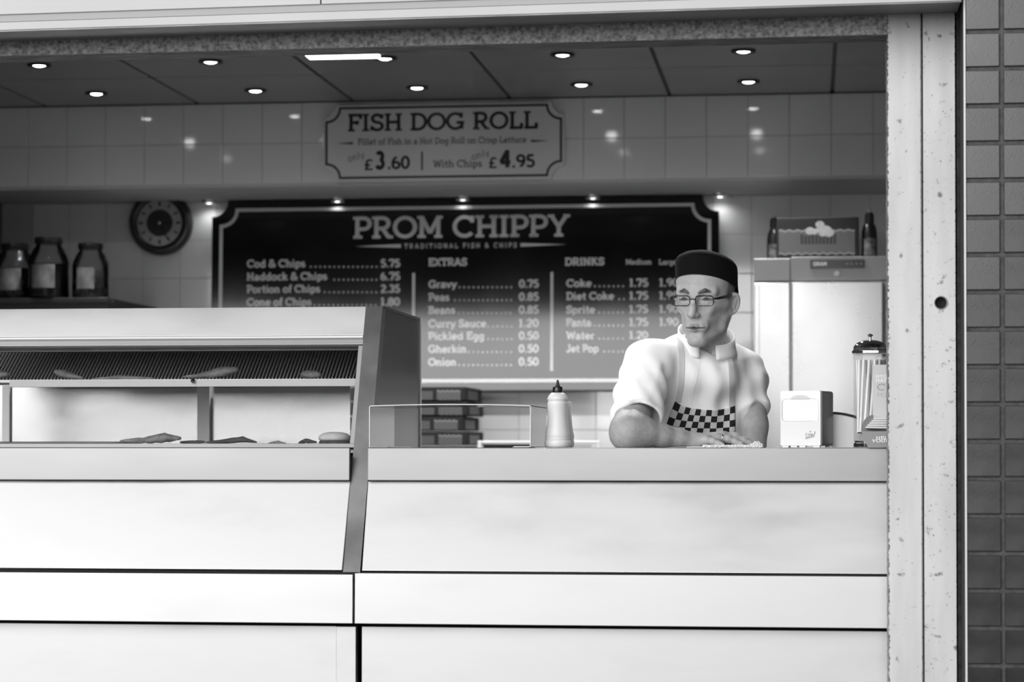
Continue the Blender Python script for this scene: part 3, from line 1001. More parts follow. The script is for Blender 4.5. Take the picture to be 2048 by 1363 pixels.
# ------------------------------------------------------------------ hot food cabinet
XC0 = at(-230, 900, 5.9).x
cab = thing('hot_food_cabinet', 'brushed steel hot food cabinet with sloping glass front holding battered fish', 'cabinet', ((XC0 + XE1) / 2, 6.1, 0.0))
yT = XE1 / (at(765, 612, 1.0).x)                  # depth where the frame's top corner sits
zT = at(765, 612, yT).z
yBt = XE1 / (at(720, 1145, 1.0).x)
zB = at(720, 1145, yBt).z
yR = XE1 / (at(840, 640, 1.0).x)
def yslope(z, off=0.0):
    return yBt + (yT - yBt) * (z - zB) / (zT - zB) + off
# dark end frame: the sloping front member, and the side sheet behind it
obj('end_frame', add_prism(bm_new(), [(yBt, zB), (yT, zT), (yT + 0.05, zT), (yBt + 0.05, zB)], 'x', XE0, XE1), M_darksteel, cab, world=True)
obj('end_sheet', add_prism(bm_new(), [(yslope(Z0) + 0.045, Z0 - 0.02), (yT + 0.045, zT - 0.001), (yR, zT - 0.001), (yR, Z0 - 0.02)], 'x', XE1 - 0.02, XE1 - 0.0004), mat('dark_side_sheet', 0.05, 0.25, 0.6), cab, world=True)
obj('edge_trim', add_box(bm_new(), XE1 - 0.003, XE1 + 0.0042, yR - 0.004, yR + 0.0005, Z0, zT), M_white, cab, world=True)
obj('end_cap', add_prism(bm_new(), [(yT + 0.03, zT - 0.006), (yT + 0.03, zT + 0.0015), (yR, zT + 0.0015), (yR, zT - 0.006)], 'x', XE1 - 0.025, XE1 + 0.001), M_gap, cab, world=True)
XM1 = at(-207, 890, 5.86).x
obj('mullion', add_prism(bm_new(), [(yBt, zB), (yT, zT), (yT + 0.05, zT), (yBt + 0.05, zB)], 'x', XM1 - 0.045, XM1), M_darksteel, cab, world=True)

def zpix(v, u=350, off=0.0):
    """height of pixel row v on the sloping front plane"""
    z = Z0
    for _ in range(20):
        z = at(u, v, yslope(z, off)).z
    return z
def front(name, m, v0, v1, x0=XM1, x1=XE0 - 0.0005, off=0.0, th=0.012, bevel=0.001):
    za, zb = zpix(v1, off=off), zpix(v0, off=off)
    return panel(name, m, cab, x0, x1, yslope(za, off), za, yslope(zb, off), zb, th, bevel)
front('hood_panel', M_steel, 615, 672, off=0.004)
front('hood_lip', M_white, 672.5, 676.5, off=-0.002, th=0.016)
front('glass_head_frame', M_steel_strip, 677, 690, off=0.008)
front('glass_foot_frame', M_steel_strip, 886, 894, off=0.012)
# sloping side stile of the glass
za, zb = zpix(886, 700, .01), zpix(690, 700, .01)
panel('glass_stile', M_steel_strip, cab, XE0 - 0.013, XE0 - 0.0005, yslope(za, .012), za, yslope(zb, .012), zb, 0.01, 0.001)
za, zb = zpix(889, 350, .014), zpix(687, 350, .014)
panel('front_glass', M_glass, cab, XM1 + 0.001, XE0 - 0.004, yslope(za, .018), za, yslope(zb, .018), zb, 0.001, 0.0)
obj('hood_top', add_box(bm_new(), XM1, XE1 - 0.021, yT + 0.02, yR, zT - 0.012, zT - 0.002), M_steel, cab, world=True)
obj('hood_back', add_box(bm_new(), XM1, XE1 - 0.021, yR - 0.006, yR, zT - 0.07, zT - 0.012), M_darksteel, cab, world=True)
z885 = at(350, 889, 5.9).z
obj('deck', add_box(bm_new(), XM1, XE1 - 0.021, yslope(Z0) + 0.03, yR, z885 - 0.02, z885 - 0.004), M_steel_strip, cab, world=True)
# front below the glass
panel('top_strip', M_steel_strip, cab, XC0, XE0 - 0.0005, YN - 0.003, z962 + 0.001, YN, zpix(895, off=0.0))
panel('upper_panel', M_steel, cab, XC0, XE0 - 0.0005, 5.745, at(350, 1137, 5.745).z, YN + 0.010, z962 - 0.0005)
xbelt = at(705.5, 1200, 5.70).x
panel('belt_panel', M_steel, cab, XC0, xbelt, 5.70, z1252, 5.702, at(350, 1146, 5.70).z)
xp0, xp1 = at(672, 1300, 5.735).x, at(712, 1300, 5.735).x
panel('lower_panel', M_steel, cab, XC0, xp0 - 0.0008, 5.745, 0.10, 5.748, z1257)
panel('corner_post', M_steel, cab, xp0, xp1, 5.732, 0.02, 5.735, z1257, th=0.03)
obj('carcass', add_box(bm_new(), XC0, XE1 - 0.022, 5.94, yR - 0.01, 0.02, z885 - 0.022), M_gap, cab, world=True)
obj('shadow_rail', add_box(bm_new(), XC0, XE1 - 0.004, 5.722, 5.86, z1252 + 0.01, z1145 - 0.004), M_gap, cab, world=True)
obj('plinth', add_box(bm_new(), XC0, xp1 - 0.02, 5.80, 5.83, 0.0, 0.10), M_gap, cab, world=True)
# inside: dark header rail, ribbed sloping rack, bright shelf lip, sliding back doors
zh0, zh1 = at(400, 702, 6.12).z, at(400, 688, 6.12).z
obj('inner_rail', add_box(bm_new(), XM1, XE0 - 0.001, 6.10, 6.13, zh0, zh1 + 0.01), M_darksteel, cab, world=True)
obj('inner_rail_edge', add_box(bm_new(), XM1, XE0 - 0.001, 6.095, 6.10, zh0, zh0 + 0.002), M_steel_strip, cab, world=True)
yr0 = 6.24
zr0 = at(400, 757, yr0).z
nrib = 0
bm = bm_new()
x = XM1 + 0.004
while x < XE0 - 0.01:
    # ribs climb backwards at about 32 degrees
    y1_, z1_ = yr0 + 0.16, zr0 + 0.16 * 0.64
    for (dx, dz) in ((0, 0),):
        w_ = 0.0042
        vs = [bm.verts.new(c) for c in ((x, yr0, zr0 + 0.002), (x + w_, yr0, zr0 + 0.002), (x + w_, y1_, z1_ + 0.002), (x, y1_, z1_ + 0.002), (x, yr0, zr0 - 0.004), (x + w_, yr0, zr0 - 0.004), (x + w_, y1_, z1_ - 0.004), (x, y1_, z1_ - 0.004))]
        for q in ((0, 1, 2, 3), (4, 7, 6, 5), (0, 4, 5, 1), (1, 5, 6, 2), (3, 2, 6, 7), (0, 3, 7, 4)):
            bm.faces.new([vs[k] for k in q])
    x += 0.0094
    nrib += 1
o = obj('ribbed_rack', bm, mat('rack_rib', 0.5, 0.45), cab, world=True)
o['kind'] = 'stuff'
obj('rack_back', add_prism(bm_new(), [(yr0 + 0.004, zr0 - 0.006), (yr0 + 0.17, zr0 + 0.17 * 0.64 - 0.004), (yr0 + 0.17, zr0 + 0.17 * 0.64 - 0.012), (yr0 + 0.004, zr0 - 0.012)], 'x', XM1, XE1 - 0.022), M_darksteel, cab, world=True)
ysf = 6.075
zs1, zs0 = at(400, 757, ysf).z, at(400, 773, ysf).z
obj('shelf', add_box(bm_new(), XM1, XE0 - 0.001, ysf + 0.002, yr0 + 0.02, zs1 - 0.008, zs1 - 0.001), M_steel, cab, world=True)
obj('shelf_lip', add_box(bm_new(), at(20, 765, ysf).x, XE0 - 0.002, ysf - 0.006, ysf + 0.002, zs0, zs1 - 0.003, 0.001), M_white, cab, world=True)
p = at(386, 762, ysf - 0.01)
bm = add_lathe(bm_new(), [(0.004, -0.004), (0.0065, 0.0), (0.004, 0.006), (0.001, 0.008)], 12)
bmesh.ops.translate(bm, verts=bm.verts[:], vec=(p.x, ysf - 0.011, p.z))
obj('shelf_clip', bm, M_chrome, cab, 50, world=True)
ydr = yR - 0.03
def back_door(u0, u1, dy):
    zd0, zd1 = z885 - 0.004, zs0 + 0.02
    a, b = at(u0, 830, ydr + dy).x, at(u1, 830, ydr + dy).x
    d = obj('back_door', add_box(bm_new(), a, b, ydr + dy, ydr + dy + 0.004, zd0, zd1), M_polish2, cab, world=True)
    return d
M_polish2 = mat('mirror_door', 0.42, 0.22, 1.0, var=0.03, vscale=5, vstretch=(1, 1, 4), rvar=0.04)
back_door(-230, 14, 0.012)
back_door(24, 402, 0.0)
back_door(398, 700, 0.012)
for (u0, u1) in ((5, 20), (395, 420)):
    a, b = at(u0, 830, ydr - 0.008).x, at(u1, 830, ydr - 0.008).x
    obj('door_stile', add_box(bm_new(), a, b, ydr - 0.012, ydr - 0.001, z885 - 0.004, zs0 + 0.02, 0.001), M_white, cab, world=True)

# ------------------------------------------------------------------ food inside
def lump(name, m, pts, radii, label, cat, seed=0, group=None, flat=0.75, n=14, rough=0.12):
    """knobbly elongated piece along a spine of world points"""
    rnd = random.Random(seed)
    bm = bm_new()
    P = [Vector(q) for q in pts]
    rings = []
    K = 12
    for i in range(K + 1):
        t = i / K * (len(P) - 1)
        k = min(int(t), len(P) - 2)
        f = t - k
        c = P[k].lerp(P[k + 1], f)
        r = radii[k] * (1 - f) + radii[k + 1] * f
        e = math.sin(math.pi * min(1, max(0.02, (i + 0.25) / (K + 0.5)))) ** 0.35
        r *= e
        d = (P[k + 1] - P[k]).normalized()
        s = d.cross(Vector((0, 0, 1))).normalized()
        up = s.cross(d)
        ring = []
        for j in range(n):
            a = 2 * math.pi * j / n
            q = r * (1 + rnd.uniform(-rough, rough))
            ring.append(bm.verts.new(c + s * (math.cos(a) * q) + up * (math.sin(a) * q * flat)))
        rings.append(ring)
    for A, B in zip(rings, rings[1:]):
        for j in range(n):
            bm.faces.new((A[j], A[(j + 1) % n], B[(j + 1) % n], B[j]))
    bm.faces.new(rings[0][::-1])
    bm.faces.new(rings[-1])
    o = obj(name, bm, m, None, 180)
    return tag(o, label, cat, group)
ysh = 6.12
def onshelf(u, v, y=None):
    return at(u, v, y or ysh)
lump('battered_fish', M_batter, [onshelf(366, 753), onshelf(400, 751), onshelf(440, 744), onshelf(478, 738)], [0.006, 0.009, 0.018, 0.020], 'long battered fish with a thick raised end on the cabinet shelf', 'fish', 3)
lump('battered_fish', M_batter, [onshelf(108, 742), onshelf(128, 748), onshelf(168, 756)], [0.010, 0.016, 0.006], 'short pointed battered fish on the cabinet shelf', 'fish', 4)
lump('battered_fish', M_batter, [onshelf(185, 757), onshelf(240, 755), onshelf(312, 757)], [0.005, 0.009, 0.006], 'flat thin battered fish between two others on the shelf', 'fish', 5)
lump('battered_fish', M_batter, [onshelf(-70, 752), onshelf(-25, 750), onshelf(22, 748)], [0.012, 0.016, 0.014], 'battered fish beside the end of the white shelf lip', 'fish', 6)
lump('fishcake', M_batter, [onshelf(601, 749), onshelf(620, 748), onshelf(643, 749)], [0.013, 0.0155, 0.013], 'small round battered fishcake alone on the cabinet shelf', 'fishcake', 8, rough=.06)
yd = 6.02
lump('battered_fish', M_batter, [at(240, 882, yd), at(290, 880, yd), at(330, 875, yd), at(362, 876, yd)], [0.009, 0.011, 0.016, 0.010], 'knobbly battered fish lying on the cabinet deck', 'fish', 11, rough=.2)
lump('battered_sausage', M_batterdark, [at(360, 884, yd + .03), at(410, 883, yd + .03)], [0.006, 0.006], 'thin dark sausage lying behind the knobbly fish', 'sausage', 12)
lump('battered_fish', M_batterdark, [at(412, 884, yd), at(450, 882, yd), at(485, 878, yd), at(514, 884, yd)], [0.006, 0.008, 0.011, 0.005], 'dark brown battered fish on the cabinet deck', 'fish', 13)
lump('battered_sausage', M_batterdark, [at(597, 885, yd + .02), at(612, 881, yd + .02), at(634, 884, yd + .02)], [0.005, 0.008, 0.005], 'short dark sausage beside the filled bun', 'sausage', 14)
lump('loose_chips', M_batter, [at(536, 886, yd), at(555, 884, yd), at(572, 886, yd)], [0.003, 0.006, 0.003], 'pale batter scraps on the cabinet deck', 'scraps', 15, rough=.3)
# bun
pb = at(668, 884, yd)
bun = thing('filled_bun', 'white floury bun with dark filling on the cabinet deck', 'bun', (pb.x, yd + 0.01, z885 - 0.0035))
obj('filling', add_lathe(bm_new(), [(0.036, 0.0), (0.040, 0.003), (0.040, 0.012), (0.036, 0.015)], 28), M_batterdark, bun, 50)
obj('bun_top', add_lathe(bm_new(), [(0.038, 0.0145), (0.042, 0.019), (0.040, 0.026), (0.030, 0.033), (0.015, 0.036), (0.0001, 0.0365)], 32), mat('bun_crust', 0.75, 0.7, var=0.06, vscale=30), bun, 60)
# dark oven tray with a light rim
ta, tb_ = at(-150, 884, yd), at(232, 884, yd)
tray = thing('oven_tray', 'flat dark oven tray lying on the cabinet deck', 'tray', ((ta.x + tb_.x) / 2, yd + 0.08, z885 - 0.0035))
wT = tb_.x - ta.x
obj('pan', add_box(bm_new(), -wT / 2, wT / 2, -0.08, 0.10, 0.0, 0.008, 0.002), M_black, tray)
bm = bm_new()
add_tube(bm, [(-wT / 2, -0.08, 0.010), (wT / 2, -0.08, 0.010), (wT / 2, 0.10, 0.010), (-wT / 2, 0.10, 0.010)], 0.002, 6, True)
obj('rim', bm, M_chrome, tray, 40)
# ------------------------------------------------------------------ things on the serving counter
ZC = Z0 + 0.0012
# bent steel tunnel shelf
ya_ = YN + 0.006
xl, xr = at(738.5, 893, ya_).x, at(1062, 893, ya_).x
zt_ = at(900, 808, ya_).z
hT, wTn, dT = zt_ - ZC, xr - xl, 0.35
tun = thing('steel_riser', 'bent sheet steel riser shelf standing open on the counter beside the cabinet', 'riser shelf', ((xl + xr) / 2, ya_, ZC))
th = 0.0022
def bow(x):
    return 0.0035 * (1 - (2 * x / wTn) ** 2)
bm = bm_new()
N = 16
for (y0, y1) in ((0.0, dT),):
    top = [(-wTn / 2 + wTn * i / N) for i in range(N + 1)]
    poly = [(x, hT - 0.003 + bow(x)) for x in top] + [(x, hT - 0.003 - th + bow(x)) for x in reversed(top)]
    add_prism(bm, poly, 'y', y0, y1)
M_riser = mat('riser_steel', 0.24, 0.14, 1.0)
obj('top_sheet', bm, M_riser, tun)
obj('side_sheet', add_box(bm_new(), -wTn / 2, -wTn / 2 + th, 0, dT, 0.0, hT - 0.003, 0.0005), M_riser, tun)
obj('side_sheet', add_box(bm_new(), wTn / 2 - th, wTn / 2, 0, dT, 0.0, hT - 0.003, 0.0005), M_riser, tun)
obj('foot_flange', add_box(bm_new(), wTn / 2 - 0.045, wTn / 2, 0, dT, 0.0, 0.0016), M_riser, tun)
obj('foot_flange', add_box(bm_new(), -wTn / 2, -wTn / 2 + 0.045, 0, dT, 0.0, 0.0016), M_riser, tun)
bm = bm_new()                                     # bright cut edge facing the customer
pts = [(-wTn / 2 + 0.001, -0.0006, 0.001), (-wTn / 2 + 0.001, -0.0006, hT - 0.006)]
pts += [(-wTn / 2 + 0.004 + (wTn - 0.008) * i / N, -0.0006, hT - 0.004 + bow(-wTn / 2 + wTn * i / N)) for i in range(N + 1)]
pts += [(wTn / 2 - 0.001, -0.0006, hT - 0.006), (wTn / 2 - 0.001, -0.0006, 0.003), (wTn / 2 - 0.006, -0.0006, 0.0012), (wTn / 2 - 0.042, -0.0006, 0.0012)]
add_tube(bm, pts, 0.0015, 6)
obj('front_edge', bm, mat('bright_edge', 0.92, 0.4), tun, 60)

# squeeze bottles (vinegar)
def bottle_proto():
    t = thing('squeeze_bottle', 'x', 'bottle')
    S = 0.0325 / 0.0325
    prof = [(0.028, 0.0), (0.0315, 0.003), (0.0325, 0.012), (0.0315, 0.0165), (0.030, 0.0175), (0.0305, 0.0185), (0.0308, 0.0225), (0.0302, 0.0245),
            (0.0312, 0.0265), (0.0305, 0.033), (0.0285, 0.046), (0.0262, 0.062), (0.0248, 0.078), (0.0245, 0.092), (0.0252, 0.102), (0.0258, 0.1085), (0.0255, 0.1105), (0.0242, 0.1125),
            (0.0242, 0.1165), (0.0252, 0.118), (0.0258, 0.1215), (0.0245, 0.125), (0.0205, 0.131), (0.0165, 0.1355), (0.0125, 0.1365)]
    prof = [(r, z * 0.985) for r, z in prof]
    obj('body', add_lathe(bm_new(), prof, 40), mat('bottle_plastic', 0.74, 0.42, sss=0.0), t, 50)
    obj('collar', add_lathe(bm_new(), [(0.0120, 0.133), (0.0125, 0.135), (0.0125, 0.1465), (0.0112, 0.1485), (0.006, 0.150)], 28), M_blackgloss, t, 40)
    obj('nozzle', add_lathe(bm_new(), [(0.0075, 0.1485), (0.0055, 0.152), (0.0036, 0.157), (0.0030, 0.162), (0.0022, 0.1655), (0.0008, 0.166)], 20), M_black, t, 50)
    return t
sb = bottle_proto()
p = at(1115.5, 893, 5.92)
sb.location = (p.x, 5.92, ZC)
sb['label'] = 'white waisted squeeze bottle with black nozzle beside the steel riser'
sb2 = thing('squeeze_bottle', 'white flip-top squeeze bottle half hidden behind the one with the black nozzle', 'bottle', (at(1123, 893, 6.02).x, 6.02, ZC))
obj('body', add_lathe(bm_new(), [(0.028, 0.0), (0.0315, 0.003), (0.0325, 0.012), (0.0305, 0.018), (0.032, 0.0265), (0.0285, 0.046), (0.0252, 0.075), (0.0245, 0.092), (0.0220, 0.100), (0.020, 0.104), (0.018, 0.105)], 40), MATS['bottle_plastic'], sb2, 50)
obj('cap', add_lathe(bm_new(), [(0.0245, 0.098), (0.025, 0.1), (0.025, 0.113), (0.0235, 0.115), (0.001, 0.1155)], 32), M_white, sb2, 40)

# napkin dispenser
pn0, pn1 = at(1569, 893, 5.93), at(1643, 893, 5.93)
wN = (pn1.x - pn0.x)
hN = at(1600, 781, 5.93).z - ZC
nd = thing('napkin_dispenser', 'white and grey boxy napkin dispenser with a round-cornered window on the counter', 'napkin dispenser', ((pn0.x + pn1.x) / 2 + 0.012, 5.93 + 0.05, ZC), (0, 0, R(-20)))
wd_, dd_ = 0.103, 0.105
bm = add_box(bm_new(), -wd_ / 2 + 0.003, wd_ / 2 - 0.003, -dd_ / 2 + 0.008, dd_ / 2, 0.004, hN, 0.006, 3)
obj('case', bm, mat('dispenser_grey', 0.16, 0.35), nd, 40)
bm = bm_new()
outer = rounded_rect(wd_, hN - 0.004, 0.004, 4, 0, (hN + 0.004) / 2)
inner = rounded_rect(wd_ * 0.90, hN * 0.40, 0.010, 4, 0, hN * 0.66)
def yoff(z):
    return -0.004 * math.sin(math.pi * min(1, max(0, (z - 0.004) / hN)))
Of = [bm.verts.new((x, -dd_ / 2 + yoff(z), z)) for x, z in outer]
If = [bm.verts.new((x, -dd_ / 2 + yoff(z), z)) for x, z in inner]
Ob = [bm.verts.new((x, -dd_ / 2 + 0.012, z)) for x, z in outer]
Ib = [bm.verts.new((x, -dd_ / 2 + 0.006, z)) for x, z in inner]
n_ = len(outer)
for i in range(n_):
    j = (i + 1) % n_
    bm.faces.new((Of[i], Of[j], If[j], If[i]))
    bm.faces.new((Of[j], Of[i], Ob[i], Ob[j]))
    bm.faces.new((If[i], If[j], Ib[j], Ib[i]))
bm.faces.new(Ob)
M_disp = mat('dispenser_white', 0.78, 0.3)
obj('face_plate', bm, M_disp, nd, 30)
pl = rounded_rect(wd_ * 0.90 - 0.001, hN * 0.40 - 0.001, 0.0095, 4, 0, hN * 0.66)
obj('napkin_window', add_prism(bm_new(), pl, 'y', -dd_ / 2 - 0.0015, -dd_ / 2 + 0.008), mat('napkin_white', 0.84, 0.6), nd)
a_ = [(0.024 * math.cos(R(t)), hN * 0.855 + 0.010 * math.sin(R(t))) for t in range(0, 181, 15)]
obj('finger_tab', add_prism(bm_new(), a_, 'y', -dd_ / 2 - 0.0036, -dd_ / 2 + 0.002), mat('tab_grey', 0.6, 0.4), nd)
for (fx, fy) in ((-0.04, -0.045), (-0.018, -0.045), (0.004, -0.045), (0.04, -0.045), (0.04, 0.04), (-0.04, 0.04)):
    obj('foot', add_box(bm_new(), fx - 0.008, fx + 0.008, fy - 0.005, fy + 0.005, 0.0, 0.0045), M_disp, nd)
# printed logo: framed word and ribbon
def nd_print(bm, name='logo_print'):
    for f in bm.faces:
        f.normal_update()
        if f.normal.y > 0:
            f.normal_flip()
    bmesh.ops.translate(bm, verts=bm.verts[:], vec=(0, -dd_ / 2 - 0.0032, 0))
    me = bpy.data.meshes.new(name)
    bm.to_mesh(me)
    bm.free()
    link(name, me, mat('logo_grey', 0.16, 0.5), nd)
for (s_, x_, z_, w_, h_) in (('Lotus', 0.019, hN * 0.215, 0.014, 0.0055), ('my', 0.024, hN * 0.27, 0.005, 0.0035)):
    bm = bm_new()
    text_bm(bm, s_, w_, h_, 0.12)
    bmesh.ops.translate(bm, verts=bm.verts[:], vec=(x_, 0, z_))
    nd_print(bm, 'logo_lettering')
for q in (((0.0145, .20), (0.0155, .20), (0.0155, .255), (0.0145, .255)), ((0.0365, .225), (0.0385, .24), (0.0385, .29), (0.0375, .285)), ((0.0145, .15), (0.036, .19), (0.036, .197), (0.0145, .157)), ((0.0145, .175), (0.036, .215), (0.036, .222), (0.0145, .182)), ((0.0145, .15), (0.0155, .15), (0.0155, .18), (0.0145, .18)), ((0.035, .19), (0.036, .19), (0.036, .22), (0.035, .22))):
    bm = bm_new()
    bm.faces.new([bm.verts.new((x, 0, z * hN)) for x, z in q])
    nd_print(bm)

# white tub with a dark rim, behind dispenser
pw0, pw1 = at(1668, 893, 6.06), at(1712, 893, 6.06)
tub = thing('plastic_tub', 'white plastic tub with a dark curved rim between napkin dispenser and straws', 'tub', ((pw0.x + pw1.x) / 2, 6.06, ZC))
wb_ = (pw1.x - pw0.x) / 2 + 0.008
hb_ = at(1680, 826, 6.06).z - ZC
bm = bm_new()
NA = 12
topc = [(-wb_ + 2 * wb_ * i / NA, hb_ * (1 - 0.16 * (i / NA) ** 2)) for i in range(NA + 1)]
add_prism(bm, [(-wb_, 0.0), (wb_, 0.0)] + topc[::-1], 'y', 0.0, 0.05)
obj('tub_body', bm, M_white, tub)
bm = bm_new()
add_tube(bm, [(x, -0.002, z + 0.001) for x, z in topc], 0.003, 8)
obj('tub_rim', bm, M_black, tub, 50)

# straw dispenser: eight-sided glass, chrome lid with knob, straws inside
ps = at(1741, 893, 5.97)
sd = thing('straw_dispenser', 'eight-sided glass straw dispenser with domed chrome lid against the shutter guide', 'straw dispenser', (ps.x, 5.97, ZC))
hG = at(1741, 707, 5.97).z - ZC
rg = 0.0445
ph = R(22.5)
obj('base_plate', add_lathe(bm_new(), [(rg, 0.0), (rg, 0.009), (rg - 0.004, 0.012)], 8, phase=ph), M_chrome, sd)
obj('glass_body', add_lathe(bm_new(), [(rg - 0.004, 0.0122), (rg - 0.001, 0.016), (rg + 0.0005, hG)], 8, cap=False, phase=ph), thin_glass('dispenser_glass', 0.99, 1.35), sd)
obj('platform', add_lathe(bm_new(), [(0.004, 0.012), (0.004, 0.030), (0.034, 0.034), (0.034, 0.037)], 8, phase=ph), M_polish, sd)
obj('lid_band', add_lathe(bm_new(), [(rg + 0.0015, hG - 0.001), (rg + 0.004, hG + 0.001), (rg + 0.004, hG + 0.006), (rg + 0.001, hG + 0.008), (rg - 0.002, hG + 0.014)], 8, phase=ph), M_chrome, sd)
obj('lid_dome', add_lathe(bm_new(), [(rg - 0.002, hG + 0.0135), (rg - 0.006, hG + 0.021), (rg - 0.014, hG + 0.028), (rg - 0.026, hG + 0.032), (0.004, hG + 0.0335)], 32), M_chrome, sd, 60)
obj('knob', add_lathe(bm_new(), [(0.0038, hG + 0.033), (0.0030, hG + 0.037), (0.0034, hG + 0.042), (0.0075, hG + 0.0445), (0.0078, hG + 0.046), (0.0045, hG + 0.047), (0.002, hG + 0.049)], 20), M_chrome, sd, 40)
hs = hG - 0.012 - 0.040
_sm = to_mesh(add_lathe(bm_new(), [(0.0031, 0.0), (0.0031, hs)], 8), 'straw', 60)
_sm.materials.append(mat('straw_white', 0.92, 0.4))
rs = random.Random(5)
for i in range(34):
    if i < 15:
        a0, r0 = 2 * math.pi * i / 15, 0.031
    elif i < 26:
        a0, r0 = 2 * math.pi * (i - 15) / 11 + 0.2, 0.0222
    else:
        a0, r0 = 2 * math.pi * (i - 26) / 8 + 0.1, 0.0125
    a1 = a0 + 0.42
    b = Vector((r0 * math.cos(a0), r0 * math.sin(a0), 0))
    t_ = Vector(((r0 + 0.003) * math.cos(a1), (r0 + 0.003) * math.sin(a1), hs))
    o = bpy.data.objects.new('straw', _sm)
    COL.objects.link(o)
    d_ = (t_ - b).normalized()
    o.rotation_euler = d_.to_track_quat('Z', 'Y').to_euler()
    o.location = Vector((ps.x, 5.97, ZC + 0.0375)) + b
    tag(o, 'white drinking straw standing in the glass straw dispenser', 'straw', 'straws in the dispenser')

# leaflet holder at the jamb
yl = 5.86
lf = thing('leaflet_box', 'grey card leaflet box with tall printed back card beside the shutter guide', 'leaflet box', (at(1790, 893, yl).x, yl, ZC))
xq = lambda u: at(u, 893, yl).x - lf.location.x
zq = lambda v: at(1760, v, yl).z - ZC
obj('back_card', add_box(bm_new(), xq(1746), xq(1850), 0.030, 0.033, 0.0, zq(728)), mat('back_card', 0.56, 0.5), lf)
obj('front_card', add_prism(bm_new(), [(xq(1735), 0.0), (xq(1850), 0.0), (xq(1850), zq(862)), (xq(1722), zq(862))], 'y', -0.030, -0.028), mat('front_card', 0.26, 0.5), lf)
arc = [(xq(1723) + (xq(1747) - xq(1723)) * (1 - math.cos(R(t))), zq(859) + (zq(829) - zq(859)) * math.sin(R(t))) for t in range(0, 91, 10)]
bm = bm_new()
add_prism(bm, [(xq(1735), 0.004), (xq(1750), 0.004)] + arc[::-1], 'y', 0.004, 0.007)
obj('side_card', bm, mat('side_card', 0.16, 0.5), lf)
for i in range(5):
    z_ = zq(857) + (zq(833) - zq(857)) * i / 5
    bm = add_box(bm_new(), xq(1729 + 4 * i) + 0.002, xq(1845), -0.024 + 0.003 * i, 0.026, z_, z_ + 0.0045, 0.0008)
    o = obj('leaflet', bm, mat('leaflet_paper', 0.66, 0.55), None, world=False)
    o.matrix_basis = Matrix.Translation(lf.location) @ o.matrix_basis @ Matrix.Rotation(R(1.0 - 0.6 * i), 4, 'Y')
    tag(o, 'pale folded leaflet lying in the grey leaflet box', 'leaflet', 'leaflets in the box')
def lf_text(s_, u0, u1, v_, cap, y_, m, **k):
    bm = bm_new()
    text_bm(bm, s_, xq(u1) - xq(u0), zq(v_ - cap) - zq(v_), 0.17, serif=False, **k)
    for f in bm.faces:
        f.normal_update()
        if f.normal.y > 0:
            f.normal_flip()
    bmesh.ops.translate(bm, verts=bm.verts[:], vec=(xq(u0), y_, zq(v_)))
    me = bpy.data.meshes.new('lettering')
    bm.to_mesh(me)
    bm.free()
    link('lettering', me, m, lf)
Mw, Mg = mat('card_white_ink', 0.85, 0.5), mat('card_grey_ink', 0.36, 0.5)
lf_text('HYG', 1753, 1776, 755, 7, 0.0296, Mw)
lf_text('HAR', 1753, 1776, 763, 7, 0.0296, Mw)
lf_text('CI', 1755, 1777, 780, 14, 0.0296, Mg)
lf_text('FO', 1755, 1775, 793, 8, 0.0296, mat('card_pale_ink', 0.46, 0.5))
lf_text('HEL', 1752, 1775, 878, 6, -0.0304, Mw)
lf_text('YOUR', 1743, 1778, 884, 6, -0.0304, Mw)

# folded cloth under the hand: thin terry sheet with a knotted hem
cl = thing('cleaning_cloth', 'white knotted cloth spread on the counter under the hand', 'cloth', (at(1450, 893, 6.09).x, 6.10, ZC))
rc = random.Random(2)
bm = bm_new()
nx, ny = 34, 10
xw = at(1522, 893, 6.09).x - at(1372, 893, 6.09).x
gv = [[bm.verts.new((-xw / 2 + xw * i / nx, -0.055 + 0.15 * j / ny, 0.0012 + rc.uniform(0, 0.0006))) for j in range(ny + 1)] for i in range(nx + 1)]
gb = [[bm.verts.new((v.co.x, v.co.y, 0.0)) for v in col] for col in gv]
for i in range(nx):
    for j in range(ny):
        bm.faces.new((gv[i][j], gv[i + 1][j], gv[i + 1][j + 1], gv[i][j + 1]))
        bm.faces.new((gb[i][j], gb[i][j + 1], gb[i + 1][j + 1], gb[i + 1][j]))
for i in range(nx):
    bm.faces.new((gv[i][0], gb[i][0], gb[i + 1][0], gv[i + 1][0]))
    bm.faces.new((gv[i][ny], gv[i + 1][ny], gb[i + 1][ny], gb[i][ny]))
for j in range(ny):
    bm.faces.new((gv[0][j], gv[0][j + 1], gb[0][j + 1], gb[0][j]))
    bm.faces.new((gv[nx][j], gb[nx][j], gb[nx][j + 1], gv[nx][j + 1]))
obj('sheet', bm, mat('cloth_white', 0.78, 0.9), cl, 60)
bm = bm_new()
def knot(x, y, z, r):
    bmesh.ops.create_icosphere(bm, subdivisions=1, radius=r, matrix=Matrix.Translation((x, y, z)) @ Matrix.Rotation(rc.uniform(0, 3), 4, (1, .4, .2)) @ Matrix.Diagonal((1.25, 1, 0.8, 1)))
for i in range(70):
    x = -xw / 2 + xw * (0.22 + 0.78 * i / 69)
    hgt = 0.0045 if x < xw * 0.34 else 0.004 + 0.009 * math.sin(math.pi * min(1, (x - xw * 0.34) / (xw * 0.17)))
    k = 0.0
    while k <= hgt:
        knot(x + rc.uniform(-.001, .001), -0.055 + rc.uniform(-.002, .004) + k * 0.5, 0.002 + k, rc.uniform(0.0016, 0.0023))
        k += 0.0028
o = obj('knotted_hem', bm, MATS['cloth_white'], cl, 180)
o['kind'] = 'stuff'

